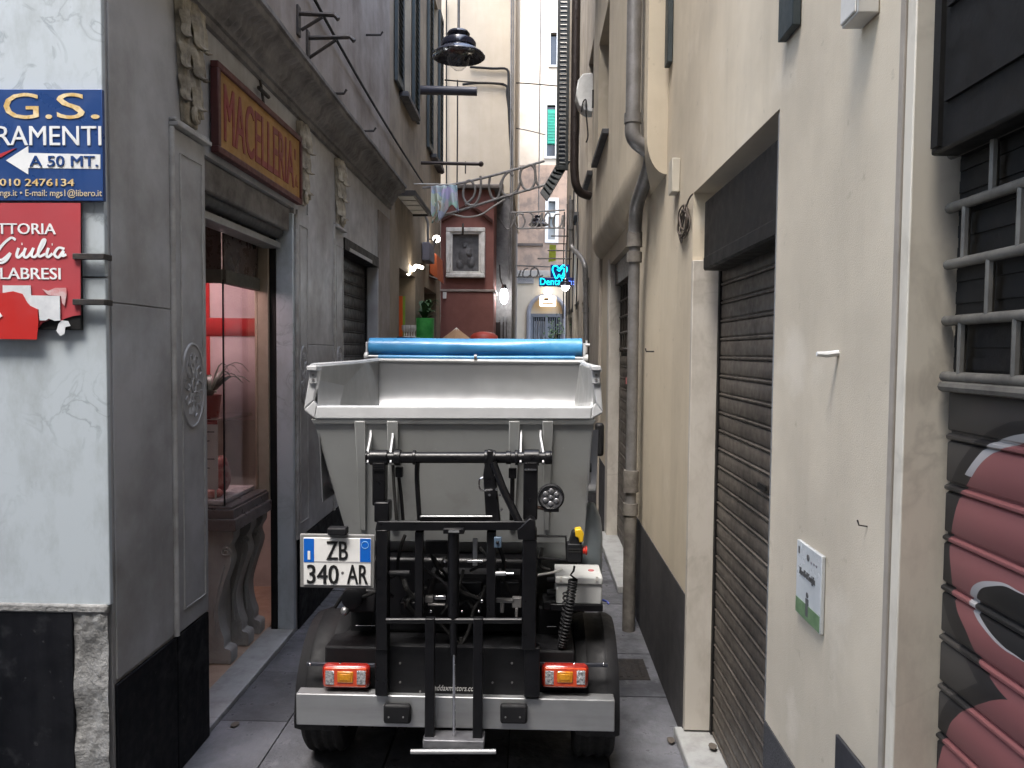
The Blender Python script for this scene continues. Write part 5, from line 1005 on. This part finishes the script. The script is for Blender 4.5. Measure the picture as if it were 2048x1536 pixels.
MB().hexa([P(750, 1062, Ym), P(1068, 1060, Ym), P(1068, 1060, Ym+.08), P(750, 1062, Ym+.08), P(754, 1042, Ym), P(1052, 1042, Ym), P(1052, 1042, Ym+.08), P(754, 1042, Ym+.08)]).build('mast_crossbar', black_steel, tk, bevel=.006)
MB().prism([P(x, y, Ym-.004) for x, y in ((1034, 1060), (1060, 1036), (1071, 1042), (1072, 1080), (1036, 1080))], (0, .07, 0)).build('corner_gusset', black_steel, tk, bevel=.005)
B(751, 1060, 775, 1300, Ym, Ym+.07).build('mast_post', black_steel, tk, bevel=.005); B(1043, 1060, 1074, 1300, Ym, Ym+.07).build('mast_post', black_steel, tk, bevel=.005)
B(829, 1064, 846, 1245, Ym+.02, Ym+.06).build('inner_post', black_steel, tk, bevel=.004); B(972, 1064, 992, 1245, Ym+.02, Ym+.06).build('inner_post', black_steel, tk, bevel=.004)
MB().cyl(P(907, 1062, Ym), P(907, 1232, Ym), .0245, n=20).build('lift_cylinder', black_steel, tk, bevel=.003); B(886, 1058, 928, 1068, Ym-.03, Ym+.04).build('cylinder_head', black_steel, tk, bevel=.003); B(897, 1062, 918, 1065, Ym-.036, Ym-.028).build('head_edge', alu, tk)
MB().cyl(P(907, 1230, Ym-.005), P(907, 1311, Ym-.005), .017, n=16).build('cylinder_neck', black_steel, tk); MB().cyl(P(908, 1309, Ym-.02), P(908, 1478, Ym-.02), .0065, n=12).build('piston_rod', chrome, tk)
for x0, x1 in ((849, 869), (945, 966)): B(x0, 1238, x1, 1482, Ym-.035, Ym+.0).build('lift_fork', black_steel, tk, bevel=.004)
tubeX(772, 1044, 1241, Ym-.01, .013, 'lower_crossbar'); tubeX(778, 820, 1146, Ym+.03, .012, 'cross_pin', black_plastic); tubeX(990, 1012, 1147, Ym+.03, .010, 'cross_pin', alu); tubeX(1012, 1028, 1147, Ym+.03, .006, 'cross_pin', chrome)
B(771, 1297, 1076, 1395, Ym+.06, Ym+.09).build('number_panel', black_plastic, tk, bevel=.004)
B(750, 1296, 775, 1392, Ym+.01, Ym+.058).build('panel_side', black_steel, tk, bevel=.004); B(1048, 1296, 1080, 1395, Ym+.01, Ym+.058).build('panel_side', black_steel, tk, bevel=.004)
a, b = P(868, 1381, Ym+.058), P(957, 1372, Ym+.058); text('addaxmotors.com', (a.x, Ym+.06, a.z), XV, ZV, b.x-a.x, b.z-a.z, whitepaint, tk, shear=.25)
for x, y in ((800, 1327), (800, 1365), (1024, 1327), (1024, 1366), (985, 1366), (840, 1384)): q = P(x, y, Ym+.055); MB().cyl(q, q+Vector((0, .02, 0)), .0045, n=8).build('bolt', zinc, tk)
# foot plate
B(845, 1483, 968, 1498, Ym-.06, Ym+.03).build('foot_plate', mat('worn grey steel', (.10, .10, .11), .5, metal=.5, c2=(.2, .2, .21), scale=12), tk, bevel=.005); tubeX(821, 992, 1503, Ym-.08, .010, 'foot_tube', alu)
# small parts seen through the mast
B(850, 1082, 895, 1108, Ym+.12, Ym+.14).build('guard_plate', black_plastic, tk, bevel=.004); B(860, 1150, 1040, 1160, 3.36, 3.456).build('axle_guard', black_plastic, tk)
B(945, 1077, 955, 1132, Ym+.07, Ym+.08).build('lever', alu, tk, bevel=.003); tubeX(933, 966, 1122, Ym+.07, .006, 'lever_pin', chrome)
B(988, 1075, 1003, 1096, Ym-.002, Ym+.02).build('switch', mat('blue grey switch', (.08, .12, .17), .4), tk, bevel=.003); q = P(995, 1085, Ym-.006); MB().sph(q, .007, 8, 6).build('switch_knob', black_plastic, tk)
for x, y, x2, y2 in ((850, 1194, 866, 1206), (868, 1192, 892, 1199), (855, 1208, 890, 1212), (992, 1200, 1030, 1206), (1024, 1196, 1043, 1216), (1000, 1206, 1008, 1226), (1030, 1216, 1036, 1236)): B(x, y, x2, y2, Ym+.09, Ym+.12).build('hydraulic_fitting', zinc if x != 868 else chrome, tk, bevel=.003)
for x, y, r_ in ((890, 1122, .010), (964, 1202, .009), (815, 1200, .018), (862, 1222, .008), (924, 1223, .007), (958, 1223, .007)): q = P(x, y, Ym+.10); MB().sph(q, r_, 10, 7).build('hydraulic_fitting', chrome if r_ < .012 else black_plastic, tk)
for pts in ([(970, 1170), (965, 1190), (948, 1220), (938, 1260), (925, 1285), (922, 1275)], [(820, 1190), (812, 1215), (835, 1232), (860, 1215)], [(880, 1205), (900, 1225), (930, 1200), (945, 1215)], [(810, 1070), (800, 1100), (795, 1140), (812, 1170)], [(1085, 1095), (1080, 1130), (1100, 1140)], [(760, 1180), (720, 1195), (690, 1190), (670, 1215)]): MB().tube(smooth_path([P(x, y, Ym+.13) for x, y in pts], 5), .008, 8).build('hose', rubber, tk)
random.seed(11)
for k in range(14):      # the tangle of hoses behind the mast
    x0 = random.uniform(790, 1035); y0 = random.uniform(1090, 1200); x1 = x0+random.uniform(-70, 70); y1 = y0+random.uniform(30, 110)
    x1 = min(1040, max(785, x1)); Yh = Ym+random.uniform(.10, .20)
    MB().tube(smooth_path([P(x0, y0, Yh), P((x0+x1)/2+random.uniform(-30, 30), (y0+y1)/2, Yh-.03), P(x1, y1, Yh)], 6), random.uniform(.006, .012), 8).build('hose', rubber if k % 3 else black_steel, tk)
for x0, y0, x1, y1 in ((860, 1165, 965, 1188), (800, 1205, 850, 1232), (1000, 1165, 1040, 1192)): B(x0, y0, x1, y1, Ym+.15, Ym+.22).build('valve_block', black_steel, tk, bevel=.006)
# --- chassis, wheels and mudguards
MB().box(-.92, .20, 3.283, 5.952, .38, .62).build('chassis', black_plastic, tk, bevel=.01); MB().box(-.75, .03, 3.456, 4.512, .62, .98).build('subframe', black_steel, tk, bevel=.02)
MB().cyl((-.95, 3.61, .285), (.24, 3.61, .285), .05).build('rear_axle', black_steel, tk)
def wheel(xc, y, r_=.285, w_=.19):
    h = w_/2; pr = [(r_*.62, -h*.8), (r_*.8, -h), (r_*.93, -h*.95), (r_*.985, -h*.78), (r_, -h*.5)]
    prof = [(r_*.62, -h*.78), (r_*.8, -h), (r_*.93, -h*.97), (r_*.985, -h*.82)]
    for g_ in (-.5, 0, .5): prof += [(r_, h*(g_-.2)), (r_*.965, h*(g_-.03)), (r_*.965, h*(g_+.03)), (r_, h*(g_+.2))]
    prof += [(r_*.985, h*.82), (r_*.93, h*.97), (r_*.8, h), (r_*.62, h*.78)]
    wh = MB().lathe(prof, (xc, y, r_), (1, 0, 0), 48).build('wheel', rubber, tk, ang=30)
    MB().lathe([(0, -h*.3), (r_*.3, -h*.3), (r_*.55, -h*.5), (r_*.63, -h*.8), (r_*.63, h*.8), (r_*.55, h*.5), (r_*.3, h*.3), (0, h*.3)], (xc, y, r_), (1, 0, 0), 32).build('rim', alu, wh)
xlw, xrw = P(653, 1490, 3.456).x, P(1186, 1490, 3.456).x
for y in (3.61, 5.52):
    for x in (xlw, xrw): wheel(x, y)
for s_, xc in ((-1, xlw), (1, xrw)):
    n = 26; w0, w1 = xc-.094, xc+.100; mb = MB()
    prof = [(w0, .345-.035), (w0+.004, .345), (w0+.05, .362), (w0+.06, .356), (w0+.13, .356), (w0+.14, .362), (w1-.03, .36), (w1-.002, .345), (w1, .31)]
    K = len(prof); vs = []
    for i in range(n+1):
        an = R(-8)+R(165)*i/n
        for x, r_ in prof: vs.append((x, 3.61-r_*math.cos(an), .30+r_*1.0*math.sin(an)))
    mb.add(vs, [(i*K+k, (i+1)*K+k, (i+1)*K+k+1, i*K+k+1) for i in range(n) for k in range(K-1)])
    mg = mb.build('mudguard', black_plastic, tk, solid=.006, ang=35)
    for px_, py_ in ((620 if s_ < 0 else 1148, 1328), (680 if s_ < 0 else 1207, 1328)): q = P(px_, py_, 3.245); MB().sph(q, .006, 8, 6).build('bolt', chrome, mg)
    a, b = (P(613, 1328, 3.254), P(750, 1328, 3.254)) if s_ < 0 else (P(1076, 1328, 3.254), P(1216, 1328, 3.254))
    MB().box(a.x, b.x, 3.25, 3.264, a.z-.008, a.z+.007).build('lamp_rail', mat('satin dark steel', (.06, .065, .08), .4, metal=.5), tk, bevel=.002)
    # tail lamp
    x0, x1 = (643, 738) if s_ < 0 else (1083, 1178)
    Yl = 3.211; tl = B(x0, 1333, x1, 1378, Yl+.008, Yl+.06).build('tail_lamp', mat('lamp red plastic', (.30, .018, .012), .22, coat=.5), tk, bevel=.018)
    B(x0+5, 1337, x1-5, 1374, Yl+.002, Yl+.012).build('red_lens', mat('red orange lens', (.62, .075, .022), .15, coat=.6, c2=(.52, .05, .02), scale=60), tl, bevel=.008)
    cm = mat('faceted clear lens', (.62, .62, .63), .12, metal=.5, c2=(.15, .15, .16), scale=90, bump=.8, bscale=160)
    for p0, p1 in ((x0+7, x0+25), (x1-25, x1-7)): B(p0, 1342, p1, 1370, Yl-.001, Yl+.006).build('clear_lens', cm, tl, bevel=.006)
    B(x0+31, 1344, x0+63, 1366, Yl-.002, Yl+.006).build('amber_lens', mat('amber lens', (.60, .22, .012), .15, coat=.6, c2=(.45, .16, .01), scale=70), tl, bevel=.004); B(x0+36, 1349, x0+58, 1361, Yl-.004, Yl-.001).build('amber_inner', mat('amber inner', (.66, .30, .02), .2, c2=(.5, .2, .01), scale=90), tl, bevel=.002)
# bumper
bm_ = B(592, 1401, 1230, 1450, 3.197, 3.264).build('bumper', alu, tk, bevel=.005)
for x0, x1 in ((766, 821), (1000, 1055)):
    B(x0, 1411, x1, 1449, 3.168, 3.198).build('bumper_pad', black_plastic, bm_, bevel=.012)
    for x in (x0+11, x1-15): q = P(x, 1435, 3.165); MB().cyl(q, q+Vector((0, .02, 0)), .004, n=8).build('bolt', zinc, bm_)
# inner dark parts beside the mast
for x0, y0, x1, y1, Y in ((700, 1215, 752, 1330, 3.475), (1076, 1215, 1140, 1330, 3.475), (690, 1180, 750, 1225, 3.36), (1085, 1205, 1205, 1222, 3.379)): B(x0, y0, x1, y1, Y, Y+.12).build('side_bracket', black_plastic, tk, bevel=.008)
for x, y, r_ in ((731, 1293, .008), (750, 1293, .007), (1079, 1296, .008), (1103, 1296, .008)): q = P(x, y, 3.456); MB().sph(q, r_, 8, 6).build('bolt', chrome, tk)
for x0, x1, y in ((708, 742, 1279), (1093, 1113, 1253), (712, 750, 1251)): tubeX(x0, x1, y, 3.456, .004, 'brake_line', chrome)
q = P(703, 1198, 3.283); MB().lathe([(0, -.01), (.03, -.01), (.046, 0), (.05, .03), (.05, .12)], q, (0, 1, 0), 24).build('rear_buffer', black_plastic, tk); q = P(690, 1222, 3.36); MB().sph(q, .02, 10, 8).build('hydraulic_fitting', alu, tk)
# licence plate
Yp = 3.158; pw = mat('plate white', (.78, .78, .76), .35); pbk = mat('plate black', (.012, .012, .012), .4); pbl = mat('plate blue', (.006, .12, .52), .35)
fr_ = B(600, 1070, 749, 1175, Yp, Yp+.015).build('plate_holder', mat('grey plate holder', (.20, .20, .195), .5), tk, bevel=.004)
B(607, 1077, 742, 1170, Yp-.005, Yp-.0002).build('licence_plate', pw, tk, bevel=.004)
B(607.5, 1077.5, 628, 1124, Yp-.0062, Yp-.004).build('blue_band', pbl, tk); B(720, 1077.5, 741.5, 1124, Yp-.0062, Yp-.004).build('blue_band', pbl, tk)
B(608, 1124, 742, 1124.8, Yp-.0056, Yp-.004).build('plate_crease', mat('plate crease', (.35, .35, .35), .5), tk)
def ptx(s, x0, y0, x1, y1, m_, **k): a, b = P(x0, y1, Yp-.005), P(x1, y0, Yp-.005); return text(s, (a.x, Yp-.005, a.z), XV, ZV, b.x-a.x, b.z-a.z, m_, tk, name='plate_lettering', **k)
ptx('ZB', 653, 1083, 696, 1119, pbk, bold=.02); ptx('340', 614, 1130, 678, 1167, pbk, bold=.02); ptx('AR', 694, 1130, 736, 1167, pbk, bold=.02)
a, b = P(615.5, 1119, Yp-.006), P(620.5, 1102, Yp-.006); MB().box(a.x, b.x, Yp-.0075, Yp-.006, a.z, b.z).build('country_letter', pw, tk)
q = P(730, 1090, Yp-.006); n = 24; MB().tube([(q.x+.015*math.cos(2*PI*i/n), Yp-.0065, q.z+.015*math.sin(2*PI*i/n)) for i in range(n)], .0012, 5, True).build('year_disc', mat('plate pale blue', (.25, .5, .75), .4), tk)
q = P(685, 1146, Yp-.006); MB().cyl(q, q+Vector((0, .003, 0)), .006).build('seal', zinc, tk)
B(654, 1057, 692, 1071, Yp-.03, Yp+.02).build('plate_light', black_plastic, tk, bevel=.006)
# work lamp
q = P(1102, 994, 3.245); wl_ = MB().lathe([(0, .06), (.03, .06), (.05, .045), (.058, .01), (.058, -.008), (.052, -.012), (.050, -.006)], q, (0, 1, 0), 32).build('work_lamp', black_plastic, tk)
MB().lathe([(0, -.004), (.05, -.004)], q, (0, 1, 0), 32).build('lens', mat('smoky lens', (.10, .10, .105), .12, c2=(.05, .05, .055), scale=70, coat=.6), wl_)
ledm = mat('led reflector', (.34, .34, .35), .3, metal=.6, c2=(.14, .14, .15), scale=120)
for k in range(6): an = 2*PI*k/6+.5; MB().sph(q+Vector((.028*math.cos(an), -.006, .028*math.sin(an))), (.0115, .004, .0115), 10, 6).build('led', ledm, wl_)
MB().sph(q+Vector((0, -.006, 0)), (.009, .004, .009), 10, 6).build('led', ledm, wl_)
B(1088, 1016, 1118, 1024, 3.235, 3.274).build('lamp_foot', black_steel, wl_, bevel=.003); MB().tube([P(1065, 1013, 3.264), P(1082, 1016, 3.254), P(1102, 1022, 3.254)], .008, 8).build('lamp_arm', mat('rusty arm', (.10, .06, .045), .6), wl_)
# control pendant
MB().tube([P(1072, 1072, 3.283), P(1132, 1073, 3.283), P(1133, 1120, 3.283), P(1074, 1116, 3.283)], .006, 8).build('pendant_bracket', black_steel, tk)
pd = B(1134, 1088, 1165, 1126, 3.226, 3.283).build('control_pendant', black_plastic, tk, bevel=.006); MB().prism([P(x, y, 3.23) for x, y in ((1138, 1090), (1145, 1064), (1157, 1062), (1164, 1090))], (0, .05, 0)).build('pendant_top', black_plastic, pd, bevel=.004)
MB().prism([P(x, y, 3.221) for x, y in ((1150, 1060), (1162, 1058), (1168, 1068), (1167, 1084), (1159, 1086), (1157, 1076), (1151, 1074))], (0, .05, 0)).build('yellow_cover', mat('yellow plastic', (.68, .42, .015), .4), pd, bevel=.004)
q = P(1165, 1101, 3.25); MB().cyl(q, q+XV*.012, .016).cyl(q+XV*.012, q+XV*.02, .021).build('red_button', mat('red plastic', (.55, .035, .02), .35), pd, bevel=.003)
for y in (1098, 1103): B(1136, y, 1163, y+2, 3.224, 3.228).build('pendant_groove', rubber, pd)
# coiled cable
c0 = [P(1149, 1132, 3.283), P(1147, 1142, 3.274), P(1141, 1150, 3.264)]
ax_ = [P(1146, 1160, 3.283), P(1141, 1200, 3.283), P(1133, 1250, 3.283), P(1124, 1292, 3.302)]
sp = smooth_path(ax_, 60); hx = []
for i, p in enumerate(sp): an = i/len(sp)*2*PI*22; hx.append(p+Vector((.018*math.cos(an), .018*math.sin(an), 0)))
MB().tube(c0+hx, .0048, 6).build('coiled_cable', black_plastic, tk)
ax_ = [P(1131, 1185, 3.322), P(1128, 1230, 3.322), P(1122, 1270, 3.322), P(1124, 1292, 3.322)]; sp = smooth_path(ax_, 40); MB().tube([p+Vector((.010*math.cos(i*.75), .010*math.sin(i*.75), 0)) for i, p in enumerate(sp)], .0045, 6).build('coiled_cable', black_plastic, tk)
# white electrics box and the canister behind it
eb_ = B(1112, 1170, 1204, 1208, 3.36, 3.552).build('electrics_box', mat('pale grey plastic', (.56, .57, .56), .4), tk, bevel=.006)
a, b = P(1111, 1169, 3.355), P(1206, 1137, 3.355); a2_, b2_ = P(1115, 1137, 3.36), P(1202, 1137, 3.36)
lid_z0, lid_z1 = a.z+.0, P(1111, 1153, 3.355).z
MB().box(a.x, b.x, 3.352, 3.562, a.z+.002, lid_z1).build('box_lid', MATS['pale grey plastic'], eb_, bevel=.006)
for x in (1122, 1194): q = P(x, 1157, 3.35); MB().box(q.x-.006, q.x+.006, 3.347, 3.354, q.z-.012, q.z+.01).build('lid_clip', offwhite, eb_, bevel=.002)
q = Vector((P(1182, 1146, 3.456).x, 3.456, lid_z1+.002)); MB().cyl(q-ZV*.002, q+ZV*.001, .014).build('warning_mark', mat('faded red mark', (.45, .12, .12), .5), eb_)
for y in (1160, 1185): tubeX(1094, 1113, y, 3.418, .014, 'cable_gland', black_plastic)
can = MB().lathe([(0, -.10), (.055, -.10), (.06, -.08), (.06, .12), (.05, .20), (.02, .27), (0, .275)], P(1180, 1115, 3.67), n=20).build('canister', mat('pale blue plastic', (.40, .46, .50), .4), tk)
MB().tube(smooth_path([P(x, y, 3.36) for x, y in ((1076, 1150), (1105, 1145), (1125, 1138))], 4), .006, 8).build('cable', offwhite, tk); MB().tube([P(1205, 1200, 3.456), P(1214, 1203, 3.437), P(1218, 1208, 3.427)], .005, 6).build('cable_tie', mat('blue cable', (.03, .06, .4), .5), tk)
B(1100, 1210, 1206, 1222, 3.35, 3.571).build('box_shelf', black_steel, tk, bevel=.004)
# --- cab in front of the hopper, mostly hidden by it
cabp = mat('white cab paint', (.66, .67, .67), .3, c2=(.62, .63, .63), scale=3, coat=.5)
cx0, cx1 = -.98, .24
prof = [(4.8, .40), (4.8, 1.78), (4.944, 1.84), (5.616, 1.82), (5.76, 1.76), (6.163, 1.12), (6.24, .95), (6.24, .42)]
MB().prism([(cx0, y, z) for y, z in prof], (cx1-cx0, 0, 0)).build('cab', cabp, tk, bevel=.03)
for x in (cx0-.004, cx1-.004): MB().prism([(x, 4.944, 1.1), (x, 4.944, 1.68), (x, 5.616, 1.68), (x, 5.952, 1.1)], (.008, 0, 0)).build('side_window', win_glass, tk); MB().box(x, x+.01, 4.992, 5.088, .98, 1.01).build('door_handle', black_plastic, tk)
MB().hexa([(cx0+.08, 5.789, 1.72), (cx1-.08, 5.789, 1.72), (cx1-.08, 6.134, 1.18), (cx0+.08, 6.134, 1.18), (cx0+.08, 5.798, 1.735), (cx1-.08, 5.798, 1.735), (cx1-.08, 6.146, 1.19), (cx0+.08, 6.146, 1.19)]).build('windscreen', win_glass, tk)
for x in (cx0+.14, cx1-.14): MB().lathe([(0, .02), (.06, .02), (.075, 0)], (x, 6.24, .72), (0, 1, 0), 20).build('headlamp', chrome, tk)
a, b = P(1190, 912, 5.52), P(1208, 846, 5.52); mr = MB().box(a.x, b.x+.0, 5.491, 5.568, a.z, b.z).build('wing_mirror', black_plastic, tk, bevel=.02); MB().tube([(a.x+.04, 5.549, a.z+.02), (cx1, 5.664, a.z-.12)], .012, 8).build('mirror_arm', black_steel, tk)
a, b = a.copy(), b.copy(); wd = b.x-a.x; MB().box(cx0-.10, cx0-.10+wd, 5.491, 5.568, a.z, b.z).build('wing_mirror', black_plastic, tk, bevel=.02); MB().tube([(cx0-.06, 5.549, a.z+.02), (cx0, 5.664, a.z-.12)], .012, 8).build('mirror_arm', black_steel, tk)
# --- litter and a drain grate on the paving
q = PZ(1250, 1330, .004); dg = thing('drain_grate', (q.x, q.y, 0), 'dark iron drain grate in the paving right of the truck', 'drain'); MB().box(.42, .72, q.y-.2, q.y+.1, -.004, .004).build('plate', iron, dg, bevel=.002)
for k in range(6): MB().box(.45+k*.045, .47+k*.045, q.y-.17, q.y+.07, .004, .0075).build('bar', iron, dg, bevel=.001)
for k, (x, y) in enumerate(((470, 1448), (1342, 1480), (1425, 1492))):
    q = PZ(x, y, .01 if k < 2 else .07); mb = MB(); mb.sph(q, (.02, .03, .006), 8, 5); mb.v = [tuple(Vector(v)+Vector((.006*mnoise.noise(Vector(v)*80), .006*mnoise.noise(Vector(v)*70), 0))) for v in mb.v]
    tag(mb.build('dry_leaf' if k else 'paper_scrap', mat('litter brown', (.10, .085, .07), .9)), ('small dark scrap on the paving near the butcher threshold', 'dry leaf on the paving at the first door step', 'crumpled leaf lying on the first marble door step')[k], 'litter')
